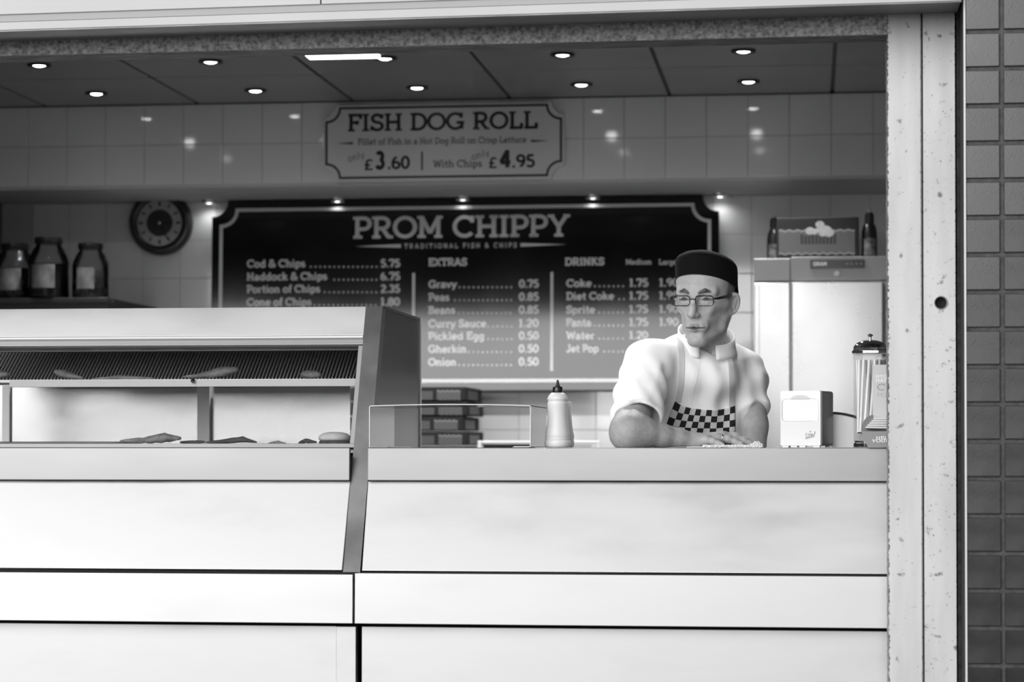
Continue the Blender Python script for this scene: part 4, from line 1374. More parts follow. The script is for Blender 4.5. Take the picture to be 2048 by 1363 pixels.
# ------------------------------------------------------------------ back of the shop
# black shelf unit with jars
yJ0 = 8.42
xs1 = at(216, 594, yJ0).x
zs_ = at(120, 595, yJ0).z
su = thing('shelf_unit', 'flat-topped black unit at the back wall carrying three jars', 'unit', ((XL + xs1) / 2, (yJ0 + YW) / 2, 0.0))
obj('top_slab', add_box(bm_new(), XL + 0.01, xs1, yJ0, YW - 0.012, zs_ - 0.02, zs_, 0.002), M_black, su, world=True)
obj('body', add_box(bm_new(), XL + 0.01, xs1 - 0.003, yJ0 + 0.004, YW - 0.012, 0.0, zs_ - 0.0205), M_black, su, world=True)
p = at(224, 606, yJ0 + 0.05)
bm = add_lathe(bm_new(), [(0.006, 0), (0.006, 0.004), (0.002, 0.006)], 12)
bmesh.ops.rotate(bm, verts=bm.verts[:], cent=(0, 0, 0), matrix=Matrix.Rotation(R(90), 3, 'Y'))
bmesh.ops.translate(bm, verts=bm.verts[:], vec=(xs1 - 0.0005, yJ0 + 0.05, zs_ - 0.01))
obj('screw', bm, M_chrome, su, 50, world=True)

def jar(u, w_px, vtop, y, label, dark, seed):
    c = at(u, 594, y)
    s_ = w_px / 560.0 / 2 * (y / 8.5)
    H = at(u, vtop, y).z - zs_
    t = thing('glass_jar', label, 'jar', (c.x, y, zs_ + 0.0003))
    rn = s_ * 0.62
    prof = [(s_ * 0.9, 0.0), (s_, 0.008), (s_, H * 0.58), (s_ * 0.95, H * 0.66), (s_ * 0.78, H * 0.78), (rn, H * 0.86), (rn, H * 0.90)]
    obj('glass', add_lathe(bm_new(), prof, 32), M_jarglass, t, 50)
    obj('lid', add_lathe(bm_new(), [(rn * 1.08, H * 0.885), (rn * 1.12, H * 0.90), (rn * 1.12, H * 0.985), (rn * 1.02, H), (0.001, H * 1.0)], 32), M_blackgloss, t, 40)
    hl = H * (0.56 if dark else 0.5)
    k_ = 0.9 if seed == 2 else 0.72
    obj('contents', add_lathe(bm_new(), [(s_ * k_, 0.005), (s_ * (k_ + .02), 0.011), (s_ * (k_ + .02), hl), (0.001, hl)], 28), mat('jar_dark_contents', 0.012, 0.3) if dark else mat('jar_pale_contents', 0.22, 0.4, var=0.08, vscale=25), t, 50)
    if not dark or seed == 1:
        rj = random.Random(seed)
        for i in range(9):
            a = math.pi * (1.05 + 0.9 * (i % 5) / 4)
            zz = 0.025 + 0.038 * (i // 5) + rj.uniform(-.004, .004)
            bm = bm_new()
            bmesh.ops.create_icosphere(bm, subdivisions=2, radius=0.0165, matrix=Matrix.Translation((s_ * 0.74 * math.cos(a), s_ * 0.74 * math.sin(a), zz)))
            obj('pickled_egg', bm, mat('egg_pale', 0.13, 0.4), t, 180)
    # curved paper label with darker print
    bm = bm_new()
    a0, a1 = (-125, -55) if dark else (-120, -62)
    vs = []
    for i in range(13):
        a = R(a0 + (a1 - a0) * i / 12)
        vs.append([bm.verts.new((s_ * 1.012 * math.cos(a), s_ * 1.012 * math.sin(a), H * z)) for z in (0.16, 0.54)])
    for A, B in zip(vs, vs[1:]):
        bm.faces.new((A[0], B[0], B[1], A[1]))
    obj('paper_label', bm, mat('jar_label', 0.12, 0.6, var=0.07, vscale=22), t, 60)
jar(30, 84, 487, 8.55, 'glass jar with dark lid and dark contents beside the side wall', True, 1)
jar(97, 82, 474, 8.48, 'tallest glass jar with black lid and dark contents on the black unit', True, 2)
jar(181, 74, 486, 8.50, 'glass jar of pale pickled eggs with dark lid on the black unit', False, 3)

# upright fridge
yf = 8.33
xf0, xfm, xf1 = at(1508, 700, yf).x, at(1582, 700, yf).x, at(1768, 700, yf).x
zf1, zfh = at(1640, 513, yf).z, at(1640, 562, yf).z
fr = thing('upright_fridge', 'tall stainless upright fridge with dark control strip at the back wall', 'fridge', ((xf0 + xf1) / 2, 8.7, 0.0))
xfe = xf1 + 0.06
obj('body', add_box(bm_new(), xf0 + 0.002, xfe, yf + 0.03, YW - 0.05, 0.08, zf1 - 0.002), mat('fridge_side', 0.35, 0.4, 0.6), fr, world=True)
M_fhead = mat('fridge_head', 0.30, 0.5, 0.3)
M_fdoor = mat('fridge_door', 0.58, 0.25, 0.7, var=0.04, vscale=4, rvar=0.05)
obj('side_head', add_box(bm_new(), xf0, xfm - 0.003, yf + 0.008, yf + 0.03, zfh + 0.002, zf1 - 0.004, 0.002), M_fhead, fr, world=True)
hd = obj('control_head', add_box(bm_new(), xfm, xfe, yf, yf + 0.03, zfh + 0.002, zf1, 0.002), M_fhead, fr, world=True)
obj('side_panel', add_box(bm_new(), xf0, xfm - 0.005, yf + 0.008, yf + 0.03, 0.10, zfh - 0.004, 0.002), M_fdoor, fr, world=True)
obj('side_edge', add_box(bm_new(), xf0 + 0.004, xf0 + 0.018, yf + 0.002, yf + 0.008, 0.10, zfh - 0.006, 0.001), M_fdoor, fr, world=True)
obj('door', add_box(bm_new(), xfm + 0.002, xf1 - 0.004, yf - 0.02, yf + 0.03, 0.10, zfh - 0.004, 0.004), M_fdoor, fr, world=True)
obj('hinge_side', add_box(bm_new(), xf1 + 0.003, xfe, yf - 0.01, yf + 0.03, 0.10, zfh - 0.004, 0.002), mat('fridge_grey', 0.2, 0.5), fr, world=True)
obj('plinth', add_box(bm_new(), xf0 + 0.01, xfe, yf + 0.05, YW - 0.08, 0.0, 0.10), M_black, fr, world=True)
a, b = at(1620, 520, yf - 0.002), at(1729, 537, yf - 0.002)
zc0, zc1 = at(1675, 536, yf).z, at(1675, 519, yf).z
obj('control_strip', add_prism(bm_new(), rounded_rect(b.x - a.x, zc1 - zc0, 0.003, 4, (a.x + b.x) / 2, (zc0 + zc1) / 2), 'y', yf - 0.004, yf + 0.002), M_blackgloss, fr, world=True)
bm = bm_new()
lettering(fr, 'GRAM', 1626, 1653, 531, 7.5, yf - 0.0045, mat('bright_print', 0.85, 0.4), 0.2, serif=False)
for u in (1694, 1703, 1713, 1722):
    q = at(u, 527, yf - 0.0045)
    bm = bm_new()
    bm.faces.new([bm.verts.new((q.x + 0.003 * math.cos(k * math.pi / 4), q.y, q.z + 0.003 * math.sin(k * math.pi / 4))) for k in range(8)])
    flat_obj('indicator', bm, mat('indicator_print', 0.3, 0.4), fr)
q = at(1674, 547, yf)
bm = ylathe([(0.0001, 0.006), (0.0035, 0.006), (0.0036, 0.005), (0.0085, 0.005), (0.0095, 0.0)], 24)
bmesh.ops.translate(bm, verts=bm.verts[:], vec=(q.x, yf, q.z))
obj('lock', bm, mat('lock_light', 0.5, 0.4, 0.3), fr, 40, world=True)

def wave_quad(bm, x0, x1, z0, z1, y, amp, n):
    """panel of print with wavy upper and lower edges"""
    N_ = n * 8
    A = []
    for i in range(N_ + 1):
        x = x0 + (x1 - x0) * i / N_
        w_ = amp * math.sin(2 * math.pi * n * i / N_)
        A.append((bm.verts.new((x, y, z0 + w_)), bm.verts.new((x, y, z1 + w_))))
    for (a, b), (c, d) in zip(A, A[1:]):
        bm.faces.new((a, c, d, b))
def carton_print(t, x0, x1, z0, z1, y, amp, n, m):
    bm = bm_new()
    wave_quad(bm, x0, x1, z0, z1, y, amp, n)
    for f in bm.faces:
        f.normal_update()
        if f.normal.y > 0:
            f.normal_flip()
    me = bpy.data.meshes.new('print_band')
    bm.to_mesh(me)
    bm.free()
    return link('print_band', me, m, t)
# drinks case on the fridge, with bottles at both ends
zft = zf1 + 0.0005
yk = 8.42
k0_, k1_ = at(1553, 500, yk), at(1718, 500, yk)
kz = at(1640, 434, yk).z - zft
case = thing('drinks_case', 'black drinks case with wavy grey label lying on top of the fridge', 'case', ((k0_.x + k1_.x) / 2, yk, zft))
kw = (k1_.x - k0_.x)
obj('carton', add_box(bm_new(), -kw / 2, kw / 2, 0.0, 0.22, 0.0, kz, 0.004), M_carton, case)
carton_print(case, -kw / 2 + 0.008, kw / 2 - 0.014, kz * 0.10, kz * 0.70, -0.0006, 0.0022, 9, M_cartonlight)
carton_print(case, -kw / 2 + 0.008, kw / 2 - 0.014, kz * 0.145, kz * 0.655, -0.0012, 0.0022, 9, M_cartonmid)
# pale splash of print with a dark word under it
rk = random.Random(9)
for i in range(11):
    cx_ = -0.035 + 0.085 * rk.random()
    cz_ = kz * (0.60 + 0.24 * rk.random())
    r_ = 0.011 + 0.008 * rk.random()
    bm = bm_new()
    bm.faces.new([bm.verts.new((cx_ + r_ * math.cos(k * math.pi / 6), -0.0016 - 0.00005 * i, cz_ + r_ * 0.8 * math.sin(k * math.pi / 6))) for k in range(12)][::1])
    for f in bm.faces:
        f.normal_update()
        if f.normal.y > 0:
            f.normal_flip()
    me = bpy.data.meshes.new('splash_print')
    bm.to_mesh(me)
    bm.free()
    link('splash_print', me, mat('splash_ink', 0.42, 0.5, var=0.06, vscale=60), case)
# the blurred dark word cannot be read: a row of dark upright strokes
for i in range(10):
    bm = bm_new()
    x_ = -0.058 + 0.0125 * i
    h_ = kz * (0.20 if i % 3 else 0.24)
    bm.faces.new([bm.verts.new(c) for c in ((x_, -0.0015, kz * 0.35), (x_ + 0.0085, -0.0015, kz * 0.35), (x_ + 0.0085, -0.0015, kz * 0.35 + h_), (x_, -0.0015, kz * 0.35 + h_))])
    me = bpy.data.meshes.new('dark_print')
    bm.to_mesh(me)
    bm.free()
    link('dark_print', me, mat('case_dark_ink', 0.03, 0.5), case)
def drink_bottle(u, vtop, y, label):
    c = at(u, 505, y)
    H = at(u, vtop, y).z - zft
    t = thing('drink_bottle', label, 'bottle', (c.x, y, zft))
    r = 0.027
    obj('bottle_body', add_lathe(bm_new(), [(r * .9, 0), (r, 0.005), (r, H * 0.42), (r * 0.97, H * 0.55), (r * 0.8, H * 0.66), (r * 0.5, H * 0.73)], 24), mat('dark_bottle', 0.015, 0.25), t, 50)
    obj('bottle_cap', add_lathe(bm_new(), [(r * 0.55, H * 0.70), (r * 0.6, H * 0.74), (r * 0.56, H * 0.90), (r * 0.35, H * 0.93)], 20), M_black, t, 40)
    obj('spout', add_lathe(bm_new(), [(r * 0.3, H * 0.925), (r * 0.28, H * 0.98), (r * 0.1, H)], 14), mat('spout_pale', 0.4, 0.4), t, 50)
    bm = bm_new()
    vs = []
    for i in range(9):
        a = R(-140 + 100 * i / 8)
        vs.append([bm.verts.new((r * 1.012 * math.cos(a), r * 1.012 * math.sin(a), H * z)) for z in (0.06, 0.40)])
    for A, B in zip(vs, vs[1:]):
        bm.faces.new((A[0], B[0], B[1], A[1]))
    obj('bottle_label', bm, mat('bottle_label', 0.10, 0.5, var=0.09, vscale=45), t, 60)
    return t
drink_bottle(1549, 428, 8.70, 'dark drink bottle half hidden behind the case on the fridge')
drink_bottle(1739, 418, 8.45, 'dark drink bottle standing clear at the end of the case on the fridge')

# back counter with stacked cartons and a white rack
bc = thing('back_counter', 'dark low counter along the tiled back wall under the menu board', 'counter', (at(900, 900, 8.8).x, 8.80, 0.0))
xb0, xb1 = xs1 + 0.03, xf0 - 0.03
obj('top', add_box(bm_new(), xb0, xb1, 8.45, YW - 0.012, 1.02, 1.05), mat('dark_worktop', 0.06, 0.4), bc, world=True)
obj('front', add_box(bm_new(), xb0, xb1, 8.48, YW - 0.012, 0.0, 1.019), M_black, bc, world=True)
ycn = 8.52
zst = 1.0505
ztop = at(880, 771, ycn).z
nc = 6
hc = (ztop - zst) / nc
xa0 = at(700, 850, ycn).x
labs = ['topmost', 'second from the top', 'third from the top', 'fourth from the top', 'fifth from the top', 'bottom']
for i in range(nc):
    sh_ = [0.0, 0.006, -0.010, 0.006, 0.0, 0.004][nc - 1 - i]
    x1_ = at(932, 850, ycn).x + sh_
    t = thing('flat_carton', 'dark wavy-printed flat carton, %s of the stack on the back counter' % labs[nc - 1 - i], 'carton', ((xa0 + x1_) / 2, ycn, zst + i * hc), (0, 0, 0), 'cartons on the back counter')
    w_ = (x1_ - xa0) / 2
    obj('box', add_box(bm_new(), -w_, w_, 0.0, 0.42, 0.0003, hc - 0.004, 0.003), M_carton, t)
    o2 = w_ - 0.02
    carton_print(t, o2 - 0.085, o2, hc * 0.06, hc * 0.70, -0.0005, 0.0018, 5, M_cartonlight)
    carton_print(t, o2 - 0.085, o2, hc * 0.04, hc * 0.60, -0.0010, 0.0018, 5, M_cartonmid)
    carton_print(t, o2 - 0.28, o2 - 0.10, hc * 0.06, hc * 0.66, -0.0006, 0.0004, 3, mat('carton_dim_print', 0.085, 0.5))
    bm = bm_new()
    bm.faces.new([bm.verts.new(c) for c in ((w_ + 0.0005, 0.05, hc * .1), (w_ + 0.0005, 0.30, hc * .1), (w_ + 0.0005, 0.30, hc * .7), (w_ + 0.0005, 0.05, hc * .7))])
    me = to_mesh(bm, 'end_print')
    link('end_print', me, mat('carton_end_print', 0.10, 0.5), t)
yw_ = 8.52
r0_, r1_ = at(955, 890, yw_), at(1200, 890, yw_)
rk_ = thing('white_rack', 'low white plastic rack standing on the back counter beside the cartons', 'rack', ((r0_.x + r1_.x) / 2, yw_, 1.0505))
rw = (r1_.x - r0_.x) / 2
zr1 = at(1080, 881, yw_).z - 1.0505
obj('top_rail', add_box(bm_new(), -rw, rw, 0, 0.012, zr1 - 0.009, zr1, 0.002), M_white, rk_)
for x in (-rw, rw - 0.014, rw * 0.22):
    obj('post', add_box(bm_new(), x, x + 0.014, 0, 0.012, 0, zr1 - 0.009, 0.002), M_white, rk_)
obj('label_plate', add_box(bm_new(), -rw * 0.02, rw - 0.03, 0.004, 0.010, 0.02, zr1 - 0.012, 0.001), mat('rack_label', 0.6, 0.5), rk_)
obj('dark_insert', add_box(bm_new(), -rw + 0.02, -rw * 0.06, 0.004, 0.010, 0.02, zr1 - 0.012, 0.001), M_carton, rk_)
# ------------------------------------------------------------------ person: signed-distance sculpting
F32 = np.float32
def V3(p):
    return np.array((p[0], p[1], p[2]), dtype=F32)
def s_cap(P, a, b, ra, rb):
    a, b = V3(a), V3(b)
    ab = b - a
    t = np.clip(((P - a) @ ab) / float(ab @ ab), 0, 1)
    d = P - a - t[:, None] * ab
    return np.sqrt((d * d).sum(1)) - (ra + (rb - ra) * t)
def s_ell(P, c, r, M=None):
    q = P - V3(c)
    if M is not None:
        q = q @ M
    r = V3(r)
    k0 = np.sqrt(((q / r) ** 2).sum(1))
    k1 = np.sqrt(((q / (r * r)) ** 2).sum(1)) + 1e-9
    return k0 * (k0 - 1) / k1
def s_min(a, b, k):
    h = np.maximum(k - np.abs(a - b), 0) / k
    return np.minimum(a, b) - h * h * k * 0.25
def s_max(a, b, k):
    return -s_min(-a, -b, k)
def s_sub(a, b, k):
    return s_max(a, -b, k)
def s_chain(P, pts, rad, k=0.01):
    d = None
    for i in range(len(pts) - 1):
        e = s_cap(P, pts[i], pts[i + 1], rad[i], rad[i + 1])
        d = e if d is None else s_min(d, e, k)
    return d

def surface(fn, lo, hi, h):
    """naive surface nets of fn(points) < 0 on a regular grid -> verts, quads"""
    lo = np.array(lo, dtype=F32)
    n = np.ceil((np.array(hi) - lo) / h).astype(int) + 1
    ax = [lo[i] + h * np.arange(n[i], dtype=F32) for i in range(3)]
    Vv = np.empty(n, dtype=F32)
    YY, ZZ = np.meshgrid(ax[1], ax[2], indexing='ij')
    base = np.stack((np.zeros(YY.size, F32), YY.ravel(), ZZ.ravel()), 1)
    step = max(1, int(400000 / base.shape[0]))
    for i0 in range(0, n[0], step):
        i1 = min(n[0], i0 + step)
        P = np.tile(base, (i1 - i0, 1))
        P[:, 0] = np.repeat(ax[0][i0:i1], base.shape[0])
        Vv[i0:i1] = fn(P).reshape(i1 - i0, n[1], n[2])
    ins = Vv < 0
    corners = [(i, j, k) for i in (0, 1) for j in (0, 1) for k in (0, 1)]
    def sl(c):
        return tuple(slice(c[d], n[d] - 1 + c[d]) for d in range(3))
    cnt_ = sum(ins[sl(c)].astype(np.int8) for c in corners)
    act = (cnt_ > 0) & (cnt_ < 8)
    idx = -np.ones(act.shape, dtype=np.int64)
    cells = np.argwhere(act)
    idx[act] = np.arange(len(cells))
    acc = np.zeros((len(cells), 3), F32)
    num = np.zeros(len(cells), F32)
    for a in corners:
        for d in range(3):
            if a[d]:
                continue
            b = list(a)
            b[d] = 1
            va = Vv[cells[:, 0] + a[0], cells[:, 1] + a[1], cells[:, 2] + a[2]]
            vb = Vv[cells[:, 0] + b[0], cells[:, 1] + b[1], cells[:, 2] + b[2]]
            m = (va < 0) != (vb < 0)
            t = np.where(m, va / np.where(m, va - vb, 1), 0)
            p = np.tile(np.array(a, F32), (len(cells), 1))
            p[:, d] += t
            acc[m] += p[m]
            num[m] += 1
    verts = lo + h * (cells + acc / num[:, None])
    quads = []
    for d in range(3):
        e, f = (d + 1) % 3, (d + 2) % 3
        s0 = [slice(1, n[k] - 1) for k in range(3)]
        s1 = list(s0)
        s0[d] = slice(0, n[d] - 1)
        s1[d] = slice(1, n[d])
        A, B = ins[tuple(s0)], ins[tuple(s1)]
        off = np.array([1, 1, 1])
        off[d] = 0
        for flip in (0, 1):
            c = np.argwhere((A & ~B) if not flip else (~A & B)) + off
            def cell(de, df):
                q = c.copy()
                q[:, e] -= de
                q[:, f] -= df
                return idx[q[:, 0], q[:, 1], q[:, 2]]
            q = np.stack((cell(1, 1), cell(0, 1), cell(0, 0), cell(1, 0)), 1)
            quads.append(q if not flip else q[:, ::-1])
    return verts, np.concatenate(quads)

def mesh_np(name, parts, smooth=True):
    """parts: list of (verts, quads, albedo or None) -> one mesh"""
    vs, qs, al, o = [], [], [], 0
    for v, q, a in parts:
        vs.append(v)
        qs.append(q + o)
        al.append(np.full(len(v), 0.4, F32) if a is None else a)
        o += len(v)
    v, q, al = np.concatenate(vs), np.concatenate(qs), np.concatenate(al)
    me = bpy.data.meshes.new(name)
    me.vertices.add(len(v))
    me.vertices.foreach_set('co', v.astype(F32).ravel())
    me.loops.add(q.size)
    me.loops.foreach_set('vertex_index', q.astype(np.int32).ravel())
    me.polygons.add(len(q))
    me.polygons.foreach_set('loop_start', np.arange(0, q.size, 4, dtype=np.int32))
    me.update(calc_edges=True)
    at_ = me.attributes.new('albedo', 'FLOAT', 'POINT')
    at_.data.foreach_set('value', al.astype(F32))
    if smooth:
        me.polygons.foreach_set('use_smooth', np.ones(len(q), dtype=bool))
    me.validate()
    return me

# ---- placing the figure
H0 = at(1411, 592, 6.33)                                   # between the eyes' axis, in the head
HM = (Matrix.Rotation(R(-16.5), 3, 'Z') @ Matrix.Rotation(R(8), 3, 'X') @ Matrix.Rotation(R(1.5), 3, 'Y'))
HMn = np.array(HM, dtype=F32)
man = thing('person', 'man in white short-sleeved jacket, black skull cap and checked apron leaning on the counter', 'person', (at(1395, 800, 6.45).x, 6.45, 0.0))
MO = Vector(man.location)

def hl(x, y, z):
    return H0 + HM @ Vector((x, y, z))

NB = at(1415, 701, 6.41)                                   # base of the neck
def to_local(p):
    return HM.transposed() @ (Vector(p) - H0)
NL1, NL2 = to_local(NB + Vector((0, 0.012, 0.0))), to_local(NB + Vector((0, 0.03, -0.075)))
NLa, NLb = to_local(NB + Vector((-0.010, -0.044, -0.030))), to_local(NB + Vector((0.014, -0.044, -0.030)))
NLc = to_local(NB + Vector((-0.004, -0.041, 0.018)))
# ---- head (local: x his left, -y face, z up)
def brow_d(P):
    d = None
    for s in (-1, 1):
        e = s_chain(P, [(s * 0.014, -0.0905, 0.0165), (s * 0.030, -0.0885, 0.0225), (s * 0.054, -0.067, 0.0135)], [0.0036, 0.0042, 0.0022], 0.004)
        d = e if d is None else np.minimum(d, e)
    return d
def head_sdf(P):
    d = s_ell(P, (0, 0.018, 0.036), (0.074, 0.093, 0.079))
    d = s_min(d, s_ell(P, (0, -0.028, 0.040), (0.064, 0.058, 0.058)), 0.03)
    d = s_min(d, s_ell(P, (0, -0.026, -0.034), (0.057, 0.060, 0.078)), 0.03)
    d = s_min(d, s_ell(P, (0, 0.020, -0.02), (0.058, 0.06, 0.06)), 0.03)
    for s in (-1, 1):
        d = s_min(d, s_chain(P, [(s * 0.054, 0.004, -0.040), (s * 0.044, -0.018, -0.078), (s * 0.013, -0.070, -0.109)], [0.013, 0.014, 0.013], 0.01), 0.02)
        d = s_min(d, s_cap(P, (s * 0.040, -0.066, -0.024), (s * 0.060, -0.030, -0.016), 0.014, 0.012), 0.022)
        d = s_min(d, s_cap(P, (s * 0.012, -0.083, 0.016), (s * 0.046, -0.068, 0.017), 0.0095, 0.010), 0.014)
        d = s_sub(d, s_ell(P, (s * 0.062, -0.060, -0.062), (0.010, 0.018, 0.022)), 0.030)
    d = s_min(d, s_ell(P, (0, -0.079, -0.107), (0.017, 0.014, 0.014)), 0.022)
    # eye sockets and lidded eyes
    for s in (-1, 1):
        d = s_sub(d, s_ell(P, (s * 0.031, -0.092, 0.001), (0.017, 0.013, 0.0105)), 0.010)
        d = s_min(d, s_ell(P, (s * 0.0315, -0.0715, -0.001), (0.0145, 0.0135, 0.0120)), 0.003)
        d = s_min(d, s_chain(P, [(s * 0.018, -0.0815, -0.0005), (s * 0.031, -0.0865, 0.0028), (s * 0.046, -0.0775, -0.0008)], [0.0015, 0.0024, 0.0016], 0.002), 0.003)
        d = s_sub(d, s_chain(P, [(s * 0.021, -0.0845, -0.0022), (s * 0.031, -0.0868, -0.0008), (s * 0.043, -0.0815, -0.0026)], [0.0008, 0.0014, 0.0008], 0.001), 0.0015)
        d = s_min(d, s_chain(P, [(s * 0.020, -0.080, -0.010), (s * 0.032, -0.083, -0.012), (s * 0.045, -0.075, -0.008)], [0.003, 0.004, 0.003], 0.004), 0.006)
    # nose
    d = s_min(d, s_chain(P, [(0, -0.084, 0.012), (0, -0.0955, -0.006), (0, -0.1085, -0.024), (0, -0.1145, -0.036)], [0.0065, 0.0075, 0.0090, 0.0105], 0.008), 0.010)
    for s in (-1, 1):
        d = s_min(d, s_ell(P, (s * 0.0105, -0.0995, -0.0405), (0.0070, 0.0105, 0.0070)), 0.010)
        d = s_sub(d, s_ell(P, (s * 0.0065, -0.1065, -0.0485), (0.0038, 0.006, 0.0040)), 0.003)
    # mouth
    d = s_min(d, s_ell(P, (0, -0.079, -0.070), (0.031, 0.0145, 0.020)), 0.018)
    d = s_min(d, s_chain(P, [(-0.026, -0.0815, -0.0735), (-0.006, -0.0945, -0.0700), (0.006, -0.0945, -0.0700), (0.026, -0.0815, -0.0735)], [0.0022, 0.0036, 0.0036, 0.0022], 0.004), 0.006)
    d = s_min(d, s_chain(P, [(-0.022, -0.0815, -0.0768), (0, -0.0930, -0.0795), (0.022, -0.0815, -0.0768)], [0.0026, 0.0048, 0.0026], 0.004), 0.006)
    d = s_sub(d, s_chain(P, [(-0.027, -0.0855, -0.0750), (0, -0.0985, -0.0742), (0.027, -0.0855, -0.0750)], [0.0010, 0.0020, 0.0010], 0.002), 0.0025)
    for s in (-1, 1):
        d = s_sub(d, s_chain(P, [(s * 0.019, -0.0985, -0.044), (s * 0.028, -0.0905, -0.060), (s * 0.033, -0.0825, -0.078)], [0.0014, 0.0016, 0.0010], 0.002), 0.008)
    d = s_sub(d, s_cap(P, (-0.012, -0.0945, -0.0905), (0.012, -0.0945, -0.0905), 0.003, 0.003), 0.010)
    d = np.minimum(d, brow_d(P) + 0.0006)
    # furrows between the brows
    for x in (-0.004, 0.005):
        d = s_sub(d, s_cap(P, (x, -0.0945, 0.014), (x * 1.3, -0.0935, 0.030), 0.0008, 0.0006), 0.004)
    # ears
    for s in (-1, 1):
        c = np.array((s * 0.0735, 0.012, -0.020), F32)
        A = np.array(Euler((R(-10), R(s * 8), R(-s * 52))).to_matrix(), dtype=F32)
        e = s_ell(P, c, (0.0075, 0.0190, 0.0300), A)
        q = (P - c) @ A
        rr = np.sqrt((q[:, 1] / 0.55) ** 2 + q[:, 2] ** 2)
        helix = np.sqrt((rr - 0.0250) ** 2 + (q[:, 0] - s * 0.004) ** 2) - 0.0040
        hollow = s_ell(P, c + A @ np.array((s * 0.0080, -0.001, -0.001), F32), (0.0085, 0.0120, 0.0205), A)
        e = s_sub(s_min(e, helix, 0.005), hollow, 0.003)
        e = s_min(e, s_cap(P, c + A @ np.array((s * 0.003, 0.004, 0.014), F32), c + A @ np.array((s * 0.003, 0.003, -0.012), F32), 0.0028, 0.0034), 0.004)
        e = s_min(e, s_ell(P, c + A @ np.array((s * 0.001, -0.007, -0.029), F32), (0.0055, 0.008, 0.009)), 0.006)
        d = s_min(d, e, 0.007)
    # neck
    d = s_min(d, s_chain(P, [(0, 0.028, -0.040), NL1, NL2], [0.050, 0.048, 0.052], 0.02), 0.024)
    for s, e in ((-1, NLa), (1, NLb)):
        d = s_min(d, s_cap(P, (s * 0.048, 0.030, -0.055), e, 0.009, 0.009), 0.018)
    d = s_min(d, s_ell(P, NLc, (0.009, 0.009, 0.013)), 0.014)
    return d
hv, hq = surface(lambda P: head_sdf(P * np.array((1 / 0.98, 1, 1), F32)) * 0.98, (-0.11, -0.135, -0.215), (0.11, 0.145, 0.125), 0.0021)
def mixm(a, m, v):
    return a * (1 - m) + v * m
def sm(x, a, b):
    t = np.clip((x - a) / (b - a), 0, 1)
    return t * t * (3 - 2 * t)
rngn = np.random.default_rng(4)
alb = np.full(len(hv), 0.50, F32)
hw_ = hv
hv = hv * np.array((1 / 0.98, 1, 1), F32)
z_, y_, x_ = hv[:, 2], hv[:, 1], hv[:, 0]
stub = sm(-z_, 0.048, 0.068) * sm(-z_, 0.16, 0.125) * sm(-y_, -0.03, 0.0)       # shaven beard area
alb = mixm(alb, stub * 0.30, 0.22)
br = sm(-brow_d(hv), -0.0022, 0.0004) * (0.75 + 0.25 * rngn.random(len(hv)))
alb = mixm(alb, br, 0.05)
lipd = np.minimum(s_chain(hv, [(-0.024, -0.083, -0.0735), (-0.006, -0.0945, -0.070), (0.006, -0.0945, -0.070), (0.024, -0.083, -0.0735)], [0.002, 0.0034, 0.0034, 0.002]),
                  s_chain(hv, [(-0.019, -0.0845, -0.077), (0, -0.0965, -0.080), (0.019, -0.0845, -0.077)], [0.002, 0.006, 0.002]))
alb = mixm(alb, sm(-lipd, -0.002, 0.001) * 0.55, 0.22)
mo = s_chain(hv, [(-0.027, -0.0845, -0.0750), (0, -0.0975, -0.0742), (0.027, -0.0845, -0.0750)], [0.001, 0.0022, 0.001])
alb = mixm(alb, sm(-mo, -0.0012, 0.0004), 0.06)
for s in (-1, 1):
    sl_ = s_chain(hv, [(s * 0.019, -0.0835, -0.0020), (s * 0.031, -0.0868, -0.0004), (s * 0.045, -0.0795, -0.0022)], [0.0008, 0.0016, 0.0008])
    alb = mixm(alb, sm(-sl_, -0.0020, 0.0) * 0.85, 0.06)
    hair = sm(z_, -0.014, 0.002) * sm(s * x_, 0.050, 0.058) * sm(y_, -0.034, -0.016) * sm(np.abs(hv - V3((s * .078, .016, -.006))).max(1), 0.0, 0.001)
    ear = sm(s * x_, 0.072, 0.076) * sm(-z_, -0.030, -0.022)
    hair = hair * (1 - ear) * (0.55 + 0.45 * rngn.random(len(hv)))
    alb = mixm(alb, hair, 0.13)
back = sm(y_, 0.035, 0.055) * sm(z_, -0.06, -0.04) * (0.6 + 0.4 * rngn.random(len(hv)))
alb = mixm(alb, back, 0.12)
head_part = ((hw_ @ HMn.T) + V3(H0), hq, alb)

# ---- arms and hand (world)
RS, LS = at(1290, 730, 6.33), at(1490, 752, 6.50)
EL = at(1257, 861, 6.03)
EL.z = Z0 + 0.0405
def wp(u, v, y):
    return at(u, v, y)
F1, F2, F3, WR = wp(1290, 865.5, 6.045), wp(1322, 871, 6.065), wp(1356, 876.5, 6.085), wp(1388, 881, 6.105)
def hand_pts():
    fin = {}
    fin['index'] = ([wp(1449, 871, 6.175), wp(1474, 873, 6.19), wp(1492, 879.5, 6.197), wp(1508, 886, 6.202)], [0.0100, 0.0090, 0.0082, 0.0068])
    fin['middle'] = ([wp(1444, 871, 6.150), wp(1470, 872.5, 6.160), wp(1487, 880, 6.163), wp(1501, 887, 6.165)], [0.0102, 0.0092, 0.0084, 0.0068])
    fin['ring'] = ([wp(1434, 874, 6.122), wp(1456, 877, 6.126), wp(1470, 882.5, 6.127), wp(1482, 888, 6.127)], [0.0098, 0.0088, 0.0080, 0.0066])
    fin['pinky'] = ([wp(1413, 879, 6.098), wp(1426, 881.5, 6.096), wp(1436, 885.5, 6.094), wp(1445, 889, 6.092)], [0.0088, 0.0078, 0.0070, 0.0060])
    fin['thumb'] = ([wp(1408, 880, 6.165), wp(1436, 880, 6.205), wp(1458, 885, 6.215)], [0.013, 0.0105, 0.008])
    return fin
FIN = hand_pts()
